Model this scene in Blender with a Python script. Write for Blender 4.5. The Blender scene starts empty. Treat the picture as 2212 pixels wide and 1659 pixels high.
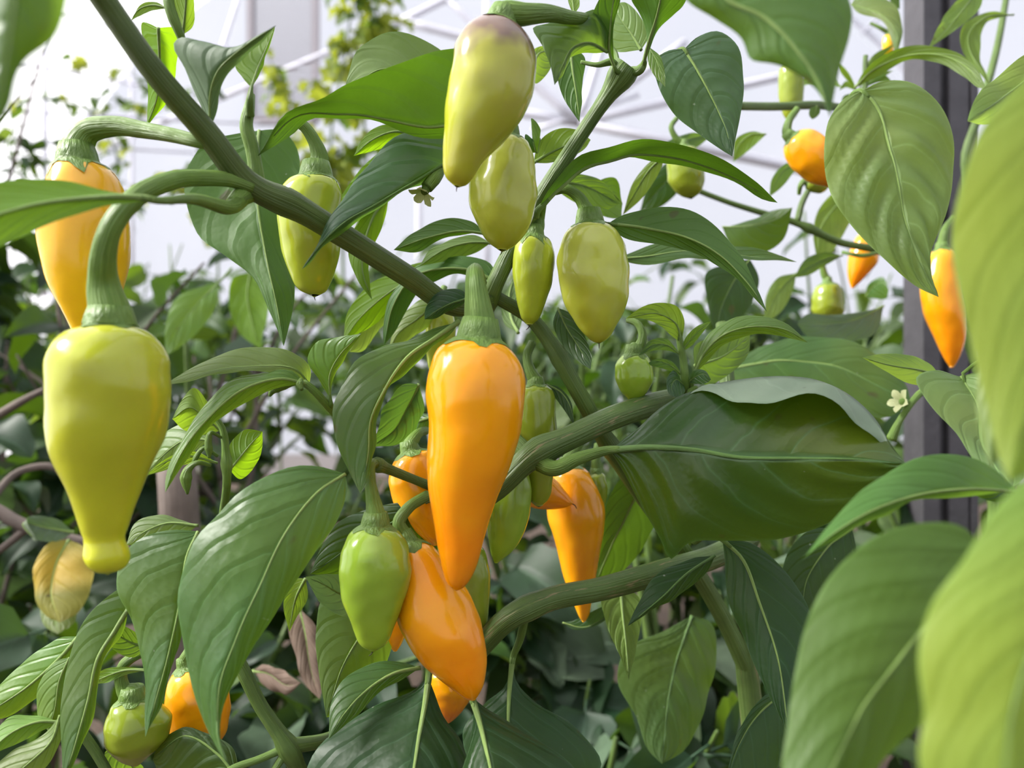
import bpy, math, random
import numpy as np
from mathutils import Vector, Matrix, Euler
random.seed(7)
rng = np.random.default_rng(7)
scene = bpy.context.scene
COL = scene.collection

# ------------------------------------------------------------------ camera, world, sun, exposure
FPX, CX, CY, ZC = 1670.0, 1106.0, 829.5, 1.0      # focal length in pixels of the 2212 x 1659 frame, camera height
cam_d = bpy.data.cameras.new('camera')
cam = bpy.data.objects.new('camera', cam_d)
COL.objects.link(cam)
cam.location = (0, 0, ZC)
cam.rotation_euler = (math.pi / 2, 0, 0)
cam_d.sensor_width = 36.0
cam_d.lens = FPX / 2212 * 36.0
cam_d.clip_start, cam_d.clip_end = 0.005, 200
cam_d.dof.use_dof = True
cam_d.dof.focus_distance = 0.272
cam_d.dof.aperture_fstop = 10.0
scene.camera = cam

world = bpy.data.worlds.new('overcast_sky')
scene.world = world
world.use_nodes = True
bg = world.node_tree.nodes['Background']
bg.inputs[0].default_value = (0.90, 0.925, 1.0, 1)
bg.inputs[1].default_value = 0.86

sun_d = bpy.data.lights.new('sun', 'SUN')
sun_d.energy = 11.5
sun_d.angle = math.radians(16)
sun_d.color = (1.0, 0.965, 0.89)
sun = bpy.data.objects.new('sun', sun_d)
COL.objects.link(sun)
sun.rotation_euler = Vector((0.80, 0.04, -0.60)).to_track_quat('-Z', 'Y').to_euler()

scene.view_settings.view_transform = 'Standard'
scene.view_settings.look = 'None'
scene.view_settings.gamma = 1.0
scene.view_settings.use_curve_mapping = False
scene.view_settings.exposure = 0.20
scene.cycles.max_bounces = 4
scene.cycles.diffuse_bounces = 2
scene.cycles.glossy_bounces = 1
scene.cycles.transmission_bounces = 4
scene.cycles.transparent_max_bounces = 12
scene.cycles.use_denoising = True
scene.cycles.use_adaptive_sampling = True
scene.cycles.adaptive_threshold = 0.06
scene.cycles.adaptive_min_samples = 16
scene.cycles.caustics_reflective = False
scene.cycles.caustics_refractive = False


# ------------------------------------------------------------------ helpers
def P(x, y, d):
    """the point seen at photo pixel x, y that stands d metres in front of the lens"""
    return np.array(((x - CX) / FPX * d, d, ZC - (y - CY) / FPX * d))


def lin(r, g, b):
    f = lambda c: (c / 255 / 12.92) if c <= 10 else ((c / 255 + 0.055) / 1.055) ** 2.4
    return (f(r), f(g), f(b), 1.0)


def spline(pts, n):
    """Catmull-Rom through pts (k x m), n+1 samples evenly spaced in chord length"""
    p = np.asarray(pts, float)
    if len(p) == 2:
        t = np.linspace(0, 1, n + 1)[:, None]
        return p[0] * (1 - t) + p[1] * t
    seg = np.maximum(np.linalg.norm(np.diff(p[:, :3], axis=0), axis=1), 1e-9)
    k = np.concatenate(([0], np.cumsum(np.sqrt(seg * seg.mean()) * 0.5 + seg * 0.5)))
    k /= k[-1]
    # tangents for a non-uniform Catmull-Rom
    m = np.zeros_like(p)
    for i in range(len(p)):
        if i == 0:
            m[i] = (p[1] - p[0]) / (k[1] - k[0])
        elif i == len(p) - 1:
            m[i] = (p[-1] - p[-2]) / (k[-1] - k[-2])
        else:
            a, b = k[i] - k[i - 1], k[i + 1] - k[i]
            m[i] = ((p[i] - p[i - 1]) / a * b + (p[i + 1] - p[i]) / b * a) / (a + b)

    def ev(t):
        i = np.clip(np.searchsorted(k, t, side='right') - 1, 0, len(p) - 2)
        h = (k[i + 1] - k[i])
        s = ((t - k[i]) / h)[:, None]
        h = h[:, None]
        return ((2 * s**3 - 3 * s**2 + 1) * p[i] + (s**3 - 2 * s**2 + s) * h * m[i]
                + (-2 * s**3 + 3 * s**2) * p[i + 1] + (s**3 - s**2) * h * m[i + 1])
    fine = ev(np.linspace(0, 1, 200))
    s = np.concatenate(([0], np.cumsum(np.linalg.norm(np.diff(fine[:, :3], axis=0), axis=1))))
    tt = np.interp(np.linspace(0, s[-1], n + 1), s, np.linspace(0, 1, 200))
    return ev(tt)


ORIGIN = {}


def mesh_from(name, verts, faces, mats, uv=None, smooth=True):
    me = bpy.data.meshes.new(name)
    me.from_pydata([tuple(v) for v in verts], [], [tuple(f) for f in faces])
    for m in (mats if isinstance(mats, (list, tuple)) else [mats]):
        me.materials.append(m)
    if uv is not None:
        lay = me.uv_layers.new(name='UVMap')
        idx = np.empty(len(me.loops), int)
        me.loops.foreach_get('vertex_index', idx)
        lay.data.foreach_set('uv', np.asarray(uv, float)[idx].ravel())
    if smooth:
        me.polygons.foreach_set('use_smooth', [True] * len(me.polygons))
    me.update()
    return me


def link(name, me, parent=None, origin=(0, 0, 0)):
    o = bpy.data.objects.new(name, me)
    COL.objects.link(o)
    org = np.asarray(origin, float)
    if parent is not None:
        o.parent = parent
        o.location = org - ORIGIN[parent.name]
    else:
        o.location = org
    ORIGIN[o.name] = org
    return o


def put(name, verts, faces, mats, parent=None, uv=None, origin=None, smooth=True):
    verts = np.asarray(verts, float)
    org = verts[0] if origin is None else np.asarray(origin, float)
    return link(name, mesh_from(name, verts - org, faces, mats, uv, smooth), parent, org)


def thing(name, label, cat, loc, group=None):
    o = link(name, None, None, loc)
    return tag(o, label, cat, group)


def tag(o, label=None, cat=None, group=None, kind=None):
    for k, v in (('label', label), ('category', cat), ('group', group), ('kind', kind)):
        if v:
            o[k] = v
    return o


def frames(c):
    """tangent and two side vectors along a curve"""
    t = np.gradient(c, axis=0)
    t /= np.maximum(np.linalg.norm(t, axis=1), 1e-12)[:, None]
    a = np.cross(t[0], (0.31, 0.87, 0.38))
    a /= np.linalg.norm(a)
    A = []
    for i in range(len(c)):
        a = a - t[i] * a.dot(t[i])
        a = a / np.linalg.norm(a)
        A.append(a)
    A = np.array(A)
    return t, A, np.cross(t, A)


def tube_geo(c, r, seg=10, ridge=0.0, rid_n=5, flat=1.0):
    c = np.asarray(c, float)
    r = np.asarray(r, float)
    t, A, B = frames(c)
    n = len(c)
    th = np.linspace(0, 2 * math.pi, seg, endpoint=False)
    rr = r[:, None] * (1 + ridge * np.cos(rid_n * th)[None, :])
    V = c[:, None, :] + A[:, None, :] * (rr * np.cos(th))[..., None] + B[:, None, :] * (rr * np.sin(th) * flat)[..., None]
    V = V.reshape(-1, 3)
    uv = np.stack(np.meshgrid(np.linspace(0, 1, n), np.linspace(0, 1, seg), indexing='ij'), -1).reshape(-1, 2)
    f = []
    for i in range(n - 1):
        for j in range(seg):
            k = (j + 1) % seg
            f.append((i * seg + j, i * seg + k, (i + 1) * seg + k, (i + 1) * seg + j))
    f.append(tuple(range(seg - 1, -1, -1)))
    f.append(tuple((n - 1) * seg + j for j in range(seg)))
    return V, f, uv


def px_curve(pts, d, n):
    """pts: (x, y[, cm behind d][, radius px]) -> world curve"""
    w = [P(p[0], p[1], d + (p[2] / 100 if len(p) > 2 else 0)) for p in pts]
    return spline(w, n)


def tube(name, mat, pts, d, rad, parent=None, n=None, seg=10, ridge=0.0, rid_n=5, nodes=()):
    """a stem: pts in photo pixels with depth offsets in cm, rad = px radii at even steps"""
    n = n or max(8, 5 * len(pts))
    c = px_curve(pts, d, n)
    t = np.linspace(0, 1, n + 1)
    r = np.interp(t, np.linspace(0, 1, len(rad)), rad) * c[:, 1] / FPX
    for (u, k, w) in nodes:
        r = r * (1 + k * np.exp(-((t - u) / w) ** 2))
    V, f, uv = tube_geo(c, r, seg, ridge, rid_n)
    return put(name, V, f, mat, parent, uv)


# ------------------------------------------------------------------ materials
class NT:
    def __init__(s, name):
        s.m = bpy.data.materials.new(name)
        s.m.use_nodes = True
        s.t = s.m.node_tree
        s.t.nodes.clear()
        s.out = s.t.nodes.new('ShaderNodeOutputMaterial')

    def n(s, kind, **kw):
        nd = s.t.nodes.new('ShaderNode' + kind)
        for k, v in kw.items():
            if k == 'ins':
                for i, val in v.items():
                    s.set(nd.inputs[i], val)
            else:
                setattr(nd, k, v)
        return nd

    def set(s, sock, v):
        if isinstance(v, bpy.types.NodeSocket):
            s.t.links.new(v, sock)
        else:
            sock.default_value = v

    def math(s, op, a, b=0.0, c=0.0, clamp=False):
        nd = s.n('Math', operation=op, use_clamp=clamp, ins={0: a, 1: b, 2: c})
        return nd.outputs[0]

    def mix(s, f, a, b):
        nd = s.n('Mix', data_type='RGBA')
        s.set(nd.inputs[0], f); s.set(nd.inputs[6], a); s.set(nd.inputs[7], b)
        return nd.outputs[2]

    def noise(s, vec, scale, detail=3.0, rough=0.55):
        nd = s.n('TexNoise', ins={'Vector': vec, 'Scale': scale, 'Detail': detail, 'Roughness': rough})
        return nd.outputs[0]

    def ramp(s, f, stops, interp='LINEAR'):
        nd = s.n('ValToRGB')
        nd.color_ramp.interpolation = interp
        el = nd.color_ramp.elements
        while len(el) < len(stops):
            el.new(0.5)
        for e, (p, c) in zip(el, stops):
            e.position = p
            e.color = c
        s.set(nd.inputs[0], f)
        return nd.outputs[0]

    def done(s, shader):
        s.t.links.new(shader, s.out.inputs[0])
        return s.m


NV = 5.5          # lateral vein pairs per leaf


def leaf_mat(name, top, under, glow, rough=0.42, trans=0.42, vein=None, yellow=0.25, spots=0.0, bump=0.5, spec=0.5, far=False, vk=0.6):
    s = NT(name)
    tc = s.n('TexCoord')
    obj = tc.outputs['Object']
    uvn = s.n('SeparateXYZ', ins={0: tc.outputs['UV']})
    u, v = uvn.outputs[0], uvn.outputs[1]
    sv = s.math('SUBTRACT', s.math('MULTIPLY', v, 2.0), 1.0)
    av = s.math('ABSOLUTE', sv)
    sgn = s.math('MULTIPLY', s.math('GREATER_THAN', sv, 0.0), 0.45)
    n1 = s.noise(obj, 5.0 if far else 42.0, 1.0 if far else 2.0)
    wob = s.math('MULTIPLY', s.math('SUBTRACT', n1, 0.5), 0.75)
    q = s.math('ADD', s.math('SUBTRACT', s.math('MULTIPLY', u, NV), s.math('MULTIPLY', s.math('POWER', av, 1.25), 2.1)), s.math('ADD', sgn, wob))
    fr = s.math('ABSOLUTE', s.math('SUBTRACT', s.math('FRACT', q), 0.5))       # 0.5 on a vein
    soft = s.math('MULTIPLY', s.math('SUBTRACT', fr, 0.30), 5.0, clamp=True)
    line = s.math('MULTIPLY', s.math('SUBTRACT', fr, 0.452), 24.0, clamp=True)
    line = s.math('MULTIPLY', line, s.math('SUBTRACT', 1.0, s.math('MULTIPLY', av, 0.8)))
    mid = s.math('MULTIPLY', s.math('SUBTRACT', 0.05, av), 28.0, clamp=True)
    rim = s.math('MULTIPLY', s.math('SUBTRACT', av, 0.962), 22.0, clamp=True)
    vm = s.math('MAXIMUM', s.math('MULTIPLY', line, 0.62), mid)
    info = s.n('ObjectInfo')
    rnd = info.outputs['Random']
    vein = vein or tuple(min(1, c * 1.8 + 0.035) for c in top[:3]) + (1,)
    t2 = tuple(c * 0.60 for c in top[:3]) + (1,)
    ct = s.mix(s.math('MULTIPLY', s.math('SUBTRACT', n1, 0.3), 1.8, clamp=True), t2, top)
    if not far:
        n2 = s.noise(obj, 400.0, 1.0)
        ylw = (top[0] * 2.2 + 0.02, top[1] * 1.4, top[2] * 0.5, 1)
        ct = s.mix(s.math('MULTIPLY', s.math('SUBTRACT', s.noise(obj, 19.0, 0.0), 0.5), 5.0 * yellow, clamp=True), ct, ylw)
    ct = s.mix(s.math('MULTIPLY', vm, vk), ct, vein)
    vu = tuple(min(1, c * 1.4 + 0.02) for c in under[:3]) + (1,)
    cu = s.mix(s.math('MULTIPLY', n1, 0.6), under, tuple(c * 0.7 for c in under[:3]) + (1,))
    cu = s.mix(s.math('MULTIPLY', vm, 0.75), cu, vu)
    geo = s.n('NewGeometry')
    base = s.mix(geo.outputs['Backfacing'], ct, cu)
    base = s.mix(s.math('MULTIPLY', rim, 0.5), base, vein)
    hs = s.n('HueSaturation', ins={0: s.math('ADD', 0.488, s.math('MULTIPLY', rnd, 0.024)), 1: 1.0,
                                   2: s.math('ADD', 0.82, s.math('MULTIPLY', rnd, 0.36)), 4: base})
    base = hs.outputs[0]
    nrm = None
    if not far:
        if spots:
            sp = s.math('MULTIPLY', s.math('SUBTRACT', n2, 0.80 - 0.02 * spots), 24.0, clamp=True)
            base = s.mix(s.math('MULTIPLY', sp, 0.45), base, (0.5, 0.55, 0.42, 1))
            dk = s.math('MULTIPLY', s.math('SUBTRACT', s.noise(obj, 125.0, 0.0), 0.80 - 0.02 * spots), 30.0, clamp=True)
            base = s.mix(s.math('MULTIPLY', dk, 0.8), base, (0.06, 0.035, 0.02, 1))
        bh = s.math('ADD', s.math('MULTIPLY', s.math('MAXIMUM', s.math('MULTIPLY', soft, 0.55), mid), -0.7),
                    s.math('ADD', s.math('MULTIPLY', n2, 0.18), s.math('MULTIPLY', n1, 0.9)))
        nrm = s.n('Bump', ins={'Strength': bump, 'Distance': 0.0013, 'Height': bh}).outputs[0]
    pr = s.n('BsdfPrincipled', ins={'Base Color': base, 'Roughness': s.math('ADD', rough + (0.14 if far else 0.0), s.math('MULTIPLY', geo.outputs['Backfacing'], 0.2)), 'Specular IOR Level': spec})
    gl = s.mix(s.math('MULTIPLY', n1, 0.7), glow, tuple(c * 0.5 for c in glow[:3]) + (1,))
    gl = s.mix(s.math('MULTIPLY', vm, 0.5), gl, tuple(c * 0.45 for c in glow[:3]) + (1,))
    tr = s.n('BsdfTranslucent', ins={'Color': gl})
    if nrm is not None:
        s.set(pr.inputs['Normal'], nrm)
        s.set(tr.inputs['Normal'], nrm)
    mx = s.n('MixShader', ins={0: trans, 1: pr.outputs[0], 2: tr.outputs[0]})
    return s.done(mx.outputs[0])


def stem_mat(name, a, b, scar=None, rough=0.45, stripe=0.5):
    s = NT(name)
    tc = s.n('TexCoord')
    mp = s.n('Mapping', ins={0: tc.outputs['UV'], 3: (2.0, 12.0, 1.0)})
    n1 = s.noise(mp.outputs[0], 2.2, 3.0)
    n2 = s.noise(tc.outputs['Object'], 70.0, 3.0)
    c = s.mix(s.math('MULTIPLY', s.math('SUBTRACT', n1, 0.3), 2.6 * stripe, clamp=True), a, b)
    c = s.mix(s.math('MULTIPLY', s.math('SUBTRACT', n2, 0.35), 1.1, clamp=True), c, tuple(x * 0.4 for x in a[:3]) + (1,))
    if scar:
        m2 = s.n('Mapping', ins={0: tc.outputs['UV'], 3: (5.0, 7.0, 1.0)})
        k = s.math('MULTIPLY', s.math('SUBTRACT', s.noise(m2.outputs[0], 1.6, 5.0, 0.7), 0.585), 16.0, clamp=True)
        c = s.mix(s.math('MULTIPLY', k, 0.85), c, scar)
    bp = s.n('Bump', ins={'Strength': 0.6, 'Distance': 0.0015, 'Height': s.math('ADD', n1, n2)})
    pr = s.n('BsdfPrincipled', ins={'Base Color': c, 'Roughness': rough, 'Normal': bp.outputs[0], 'Specular IOR Level': 0.4})
    return s.done(pr.outputs[0])


def pepper_mat(name, stops, mott=None, mk=0.4, rough=0.2, blush=None, sss=0.25):
    """stops: colours from the shoulder (0) to the tip (1)"""
    s = NT(name)
    tc = s.n('TexCoord')
    u = s.n('SeparateXYZ', ins={0: tc.outputs['UV']}).outputs[0]
    obj = tc.outputs['Object']
    n1 = s.noise(obj, 45.0, 3.0)
    n2 = s.noise(obj, 150.0, 3.0)
    c = s.ramp(s.math('ADD', u, s.math('MULTIPLY', s.math('SUBTRACT', n1, 0.5), 0.35)), stops)
    mott = mott or tuple(min(1, x * 1.25 + 0.02) for x in stops[0][1][:3]) + (1,)
    c = s.mix(s.math('MULTIPLY', s.math('SUBTRACT', s.noise(obj, 75.0, 2.0), 0.45), 4 * mk, clamp=True), c, mott)
    if blush:
        k = s.math('MULTIPLY', s.math('SUBTRACT', s.math('SUBTRACT', 0.62, s.math('MULTIPLY', u, 1.7)), s.math('MULTIPLY', s.math('SUBTRACT', n1, 0.5), -2.0)), 2.4, clamp=True)
        c = s.mix(s.math('MULTIPLY', k, 0.85), c, blush)
    sp = s.math('MULTIPLY', s.math('SUBTRACT', n2, 0.77), 25.0, clamp=True)
    c = s.mix(s.math('MULTIPLY', sp, 0.5), c, (0.16, 0.07, 0.03, 1))
    bp = s.n('Bump', ins={'Strength': 0.32, 'Distance': 0.002, 'Height': s.math('ADD', n1, s.math('MULTIPLY', s.noise(obj, 105.0, 1.0), 0.45))})
    pr = s.n('BsdfPrincipled', ins={'Base Color': c, 'Roughness': rough, 'Normal': bp.outputs[0], 'Specular IOR Level': 0.5,
                                    'Coat Weight': 0.2, 'Coat Roughness': 0.1, 'Coat IOR': 1.5, 'Subsurface Weight': sss, 'Subsurface Radius': (1.0, 0.7, 0.25), 'Subsurface Scale': 0.006})
    return s.done(pr.outputs[0])


def plain_mat(name, c, rough=0.6, metal=0.0, var=0.3, scale=20.0, bump=0.2, dist=0.002):
    s = NT(name)
    tc = s.n('TexCoord')
    n1 = s.noise(tc.outputs['Object'], scale, 4.0)
    col = s.mix(n1, tuple(x * (1 - var) for x in c[:3]) + (1,), tuple(min(1, x * (1 + var)) for x in c[:3]) + (1,))
    bp = s.n('Bump', ins={'Strength': bump, 'Distance': dist, 'Height': s.noise(tc.outputs['Object'], scale * 4, 3.0)})
    pr = s.n('BsdfPrincipled', ins={'Base Color': col, 'Roughness': rough, 'Metallic': metal, 'Normal': bp.outputs[0]})
    return s.done(pr.outputs[0])


def film_mat(name):
    s = NT(name)
    tc = s.n('TexCoord')
    n1 = s.noise(tc.outputs['Object'], 0.9, 3.0)
    c = s.mix(s.math('MULTIPLY', n1, 0.8), (0.98, 0.97, 0.99, 1), (0.84, 0.84, 0.94, 1))
    bp = s.n('Bump', ins={'Strength': 0.3, 'Distance': 0.05, 'Height': n1})
    tl = s.n('BsdfTranslucent', ins={'Color': c, 'Normal': bp.outputs[0]})
    df = s.n('BsdfDiffuse', ins={'Color': c})
    tp = s.n('BsdfTransparent', ins={'Color': (0.97, 0.97, 1.0, 1)})
    a = s.n('MixShader', ins={0: 0.15, 1: tl.outputs[0], 2: df.outputs[0]})
    b = s.n('MixShader', ins={0: 0.56, 1: a.outputs[0], 2: tp.outputs[0]})
    return s.done(b.outputs[0])


M = {}
LEAVES = {   # upper side, underside, light through the blade
    'mid': (lin(72, 110, 54), lin(106, 134, 72), lin(140, 178, 40), dict(spots=0.6)),
    'fresh': (lin(92, 136, 56), lin(116, 150, 66), lin(160, 196, 44), dict(spots=0.4)),
    'olive': (lin(64, 98, 40), lin(74, 112, 42), lin(98, 142, 24), dict(spots=0.4, rough=0.36, trans=0.34)),
    'dark': (lin(40, 76, 42), lin(92, 122, 62), lin(104, 142, 16), dict(rough=0.42, spec=0.36, trans=0.32, yellow=0.12, spots=0.5)),
    'rolled': (lin(44, 78, 34), lin(146, 166, 140), lin(104, 142, 16), dict(rough=0.28, trans=0.36, yellow=0.9, spots=0.5, vk=0.85)),
    'blue': (lin(62, 94, 64), lin(112, 136, 96), lin(115, 160, 45), dict(rough=0.38, trans=0.34, yellow=0.1, spots=0.5)),
    'pale': (lin(120, 150, 88), lin(138, 162, 100), lin(170, 202, 66), dict(rough=0.5, trans=0.45, yellow=0.15)),
    'near': (lin(126, 168, 76), lin(150, 182, 92), lin(180, 214, 76), dict(rough=0.5, trans=0.5, yellow=0.35, vk=0.4, bump=0.25)),
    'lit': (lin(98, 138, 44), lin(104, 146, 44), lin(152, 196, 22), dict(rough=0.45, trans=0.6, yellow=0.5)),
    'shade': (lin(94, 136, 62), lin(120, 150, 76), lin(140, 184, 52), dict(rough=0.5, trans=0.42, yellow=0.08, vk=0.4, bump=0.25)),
    'grey': (lin(104, 128, 98), lin(138, 155, 126), lin(110, 145, 70), dict(rough=0.6, trans=0.28, yellow=0.0, bump=0.5)),
    'vine': (lin(138, 158, 60), lin(150, 165, 80), lin(190, 200, 60), dict(rough=0.5, trans=0.5)),
}
for k_, (t_, u_, g_, kw_) in LEAVES.items():
    M[k_] = leaf_mat('leaf_' + k_, t_, u_, g_, **kw_)
    f_ = 1.0 if k_ == 'vine' else 0.72                       # shade on the plants behind, put into their darkened leaf colours
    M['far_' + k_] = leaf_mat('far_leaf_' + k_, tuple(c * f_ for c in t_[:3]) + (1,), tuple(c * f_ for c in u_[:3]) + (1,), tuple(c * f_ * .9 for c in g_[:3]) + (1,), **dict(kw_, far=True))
M['sick'] = leaf_mat('leaf_yellowed', lin(150, 148, 52), lin(150, 142, 78), lin(170, 160, 40), rough=0.6, trans=0.35, yellow=0.6, spots=1.2)
M['dry'] = leaf_mat('leaf_dry_brown', lin(120, 100, 86), lin(130, 112, 96), lin(110, 84, 50), rough=0.8, trans=0.15, yellow=0.0)

M['rib'] = stem_mat('midrib_pale_green', lin(150, 178, 98), lin(120, 155, 72), rough=0.5)
M['rib_dark'] = stem_mat('midrib_green', lin(104, 140, 70), lin(80, 118, 52), rough=0.5)
M['rib_grey'] = stem_mat('midrib_grey_green', lin(140, 158, 126), lin(120, 140, 108), rough=0.6)
M['stem'] = stem_mat('stem_green', lin(84, 112, 48), lin(118, 140, 74))
M['stem_dark'] = stem_mat('stem_dark_green', lin(74, 96, 42), lin(104, 122, 66), scar=lin(84, 92, 54))
M['bark'] = stem_mat('stem_green_with_bark', lin(80, 106, 48), lin(108, 130, 66), scar=lin(146, 132, 96))
M['stalk'] = stem_mat('stalk_green', lin(98, 132, 50), lin(132, 158, 80))
M['calyx'] = stem_mat('calyx_green', lin(96, 128, 52), lin(124, 154, 76), stripe=0.8)
M['twig'] = stem_mat('twig_grey_brown', lin(120, 108, 100), lin(96, 84, 76), rough=0.8)
M['tip'] = plain_mat('style_dark', lin(48, 34, 26), 0.7)

YO = lin(255, 178, 10); OR = lin(255, 158, 8); DO = lin(250, 134, 4)
M['p_orange'] = pepper_mat('pepper_orange', [(0, lin(255, 170, 16)), (0.45, lin(255, 166, 8)), (0.75, lin(255, 148, 4)), (1, lin(255, 152, 8))], mott=lin(255, 184, 24), mk=0.3)
M['p_yellow'] = pepper_mat('pepper_golden_yellow', [(0, lin(244, 180, 60)), (0.3, lin(246, 186, 30)), (0.7, lin(250, 198, 14)), (1, lin(252, 202, 10))], mott=lin(248, 192, 44), mk=0.25)
M['p_amber'] = pepper_mat('pepper_amber', [(0, lin(252, 166, 26)), (0.5, lin(248, 164, 14)), (1, lin(252, 172, 8))], mott=lin(240, 176, 40), mk=0.3)
M['p_lime'] = pepper_mat('pepper_lime', [(0, lin(184, 192, 62)), (0.4, lin(180, 186, 44)), (0.75, lin(196, 200, 40)), (1, lin(206, 212, 44))], mott=lin(186, 184, 66), mk=0.25)
M['p_green'] = pepper_mat('pepper_yellow_green', [(0, lin(172, 186, 60)), (0.5, lin(164, 178, 48)), (1, lin(166, 184, 46))], mott=lin(184, 190, 84), mk=0.3)
M['p_fresh'] = pepper_mat('pepper_fresh_green', [(0, lin(146, 176, 64)), (0.5, lin(140, 172, 50)), (1, lin(158, 188, 50))], mott=lin(160, 184, 76), mk=0.3)
M['p_olive'] = pepper_mat('pepper_olive_green', [(0, lin(132, 152, 48)), (0.5, lin(134, 150, 40)), (1, lin(150, 162, 40))], mott=lin(146, 158, 56), mk=0.3)
M['p_blush'] = pepper_mat('pepper_purple_blushed', [(0, lin(178, 168, 92)), (0.35, lin(176, 180, 66)), (0.7, lin(172, 178, 48)), (1, lin(176, 176, 40))],
                          mott=lin(188, 176, 108), mk=0.3, blush=lin(108, 74, 84))
M['p_pale'] = pepper_mat('pepper_pale_green', [(0, lin(192, 198, 92)), (0.5, lin(182, 190, 66)), (1, lin(176, 182, 46))], mott=lin(204, 206, 128), mk=0.35)

M['film'] = film_mat('greenhouse_film')
M['tube'] = plain_mat('galvanised_tube', lin(214, 214, 224), 0.5, 0.1, 0.08, 6.0, 0.05)
M['steel'] = plain_mat('post_dark_steel', lin(82, 80, 84), 0.45, 0.4, 0.3, 60.0, 0.5, 0.0008)
M['soil'] = plain_mat('soil', lin(74, 60, 48), 0.95, 0.0, 0.5, 9.0, 0.8, 0.03)
M['louvre'] = plain_mat('louvre_grey', lin(158, 152, 156), 0.5, 0.1, 0.06, 4.0, 0.05)
M['petal'] = leaf_mat('petal_pale', lin(214, 220, 170), lin(214, 220, 170), lin(220, 225, 150), rough=0.6, yellow=0.0)
M['white'] = plain_mat('sheet_white', lin(226, 226, 234), 0.7, 0, 0.03, 3.0)

# ------------------------------------------------------------------ the greenhouse
def arch(x):
    """height of the film roof over x"""
    return 2.4 + 3.8 * math.sqrt(max(0.0, 1 - (x / 5.0) ** 2))


def sheet(name, fn, nu, nv, mat):
    V, f = [], []
    for i in range(nu + 1):
        for j in range(nv + 1):
            V.append(fn(i / nu, j / nv))
    for i in range(nu):
        for j in range(nv):
            a = i * (nv + 1) + j
            f.append((a, a + 1, a + nv + 2, a + nv + 1))
    return tag(put(name, V, f, mat, origin=(0, 0, 0)), kind='structure')


Y0, Y1 = -5.0, 8.5
sheet('floor', lambda u, v: (-9 + 18 * u, -7 + 18 * v, 0.012 * math.sin(9 * u) * math.sin(14 * v)), 24, 24, M['soil'])
sheet('wall_left', lambda u, v: (-5.0 + 0.03 * math.sin(18 * v) * math.sin(3.1 * u), Y0 + (Y1 - Y0) * v, 2.4 * u), 10, 40, M['film'])
sheet('wall_right', lambda u, v: (5.0 + 0.03 * math.sin(15 * v) * math.sin(3.1 * u), Y0 + (Y1 - Y0) * v, 2.4 * u), 10, 40, M['film'])
sheet('ceiling', lambda u, v: (-5 * math.cos(math.pi * u), Y0 + (Y1 - Y0) * v, arch(-5 * math.cos(math.pi * u)) + 0.02 * math.sin(40 * v) * math.sin(math.pi * u)), 30, 30, M['film'])
sheet('wall_back', lambda u, v: (-5 * math.cos(math.pi * u), Y1 + 0.05 * math.sin(26 * u) * math.sin(2.5 * v), arch(-5 * math.cos(math.pi * u)) * v), 40, 12, M['film'])

TRIM = [0]


def pole(a, b, r, mat='tube', seg=8):
    TRIM[0] += 1
    c = np.linspace(a, b, 5)
    V, f, uv = tube_geo(c, [r] * 5, seg)
    return tag(put('trim_%d' % TRIM[0], V, f, M[mat], None, uv), kind='structure')


def hoop(y, r=0.024):
    TRIM[0] += 1
    c = np.array([(-4.97 * math.cos(math.pi * k / 32), y, arch(-4.97 * math.cos(math.pi * k / 32)) - 0.035) for k in range(33)])
    c = np.vstack([[(-4.97, y, 0)], c, [(4.97, y, 0)]])
    V, f, uv = tube_geo(c, [r] * len(c), 8)
    return tag(put('trim_%d' % TRIM[0], V, f, M['tube'], None, uv), kind='structure')


for hy in (2.0, 4.1, 6.2, 8.35):
    hoop(hy)
for hx in (-3.6, -1.7, 0.4, 2.2, 3.8):
    pole((hx, Y0 + 0.2, arch(hx) - 0.07), (hx, Y1 - 0.1, arch(hx) - 0.07), 0.016)
# the roof truss with its node over the middle of the house, and a second one behind it
hub = P(1250, 264, 5.0)
for (px, py, dd, r) in ((1085, 118, 5.0, .036), (860, 200, 5.2, .03), (1800, 140, 5.1, .026), (1320, 40, 5.0, .026), (2080, 440, 5.3, .034), (1480, 90, 5.0, .026)):
    pole(hub, P(px, py, dd), r)
pole(P(1150, 282, 5.0), P(1380, 205, 5.0), .014)
hub2 = P(868, 45, 6.4)
for (px, py, dd, r) in ((1000, -20, 6.4, .03), (1100, 105, 6.4, .036), (150, 350, 6.8, .024)):
    pole(hub2, P(px, py, dd), r)
pole(P(958, -10, 6.4), P(1120, 150, 6.4), .026)
pole(P(1052, -60, 7.5), P(1052, 640, 7.5), .03)
pole(P(905, 300, 7.5), P(905, 640, 7.5), .03)
# end-wall and side framing on the left
for (a, b, d0, d1, r) in (((-60, 118), (420, 205), 5.6, 7.2, .016), ((-60, 236), (560, 268), 5.6, 7.2, .014), ((-60, 300), (420, 330), 5.6, 7.2, .014),
                          ((60, 15), (560, 120), 5.6, 7.2, .014)):
    pole(P(*a, d0), P(*b, d1), r)
pole(P(97, 60, 5.9), P(97, 640, 5.9), .022)
pole(P(520, -20, 7.0), P(468, 140, 7.0), .02)
pole(P(285, -40, 6.6), P(285, 600, 6.6), .016)

# louvred ventilation shutter in the end wall
win = link('window_1', None, None, P(612, 120, 7.6))
tag(win, kind='structure')


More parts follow.
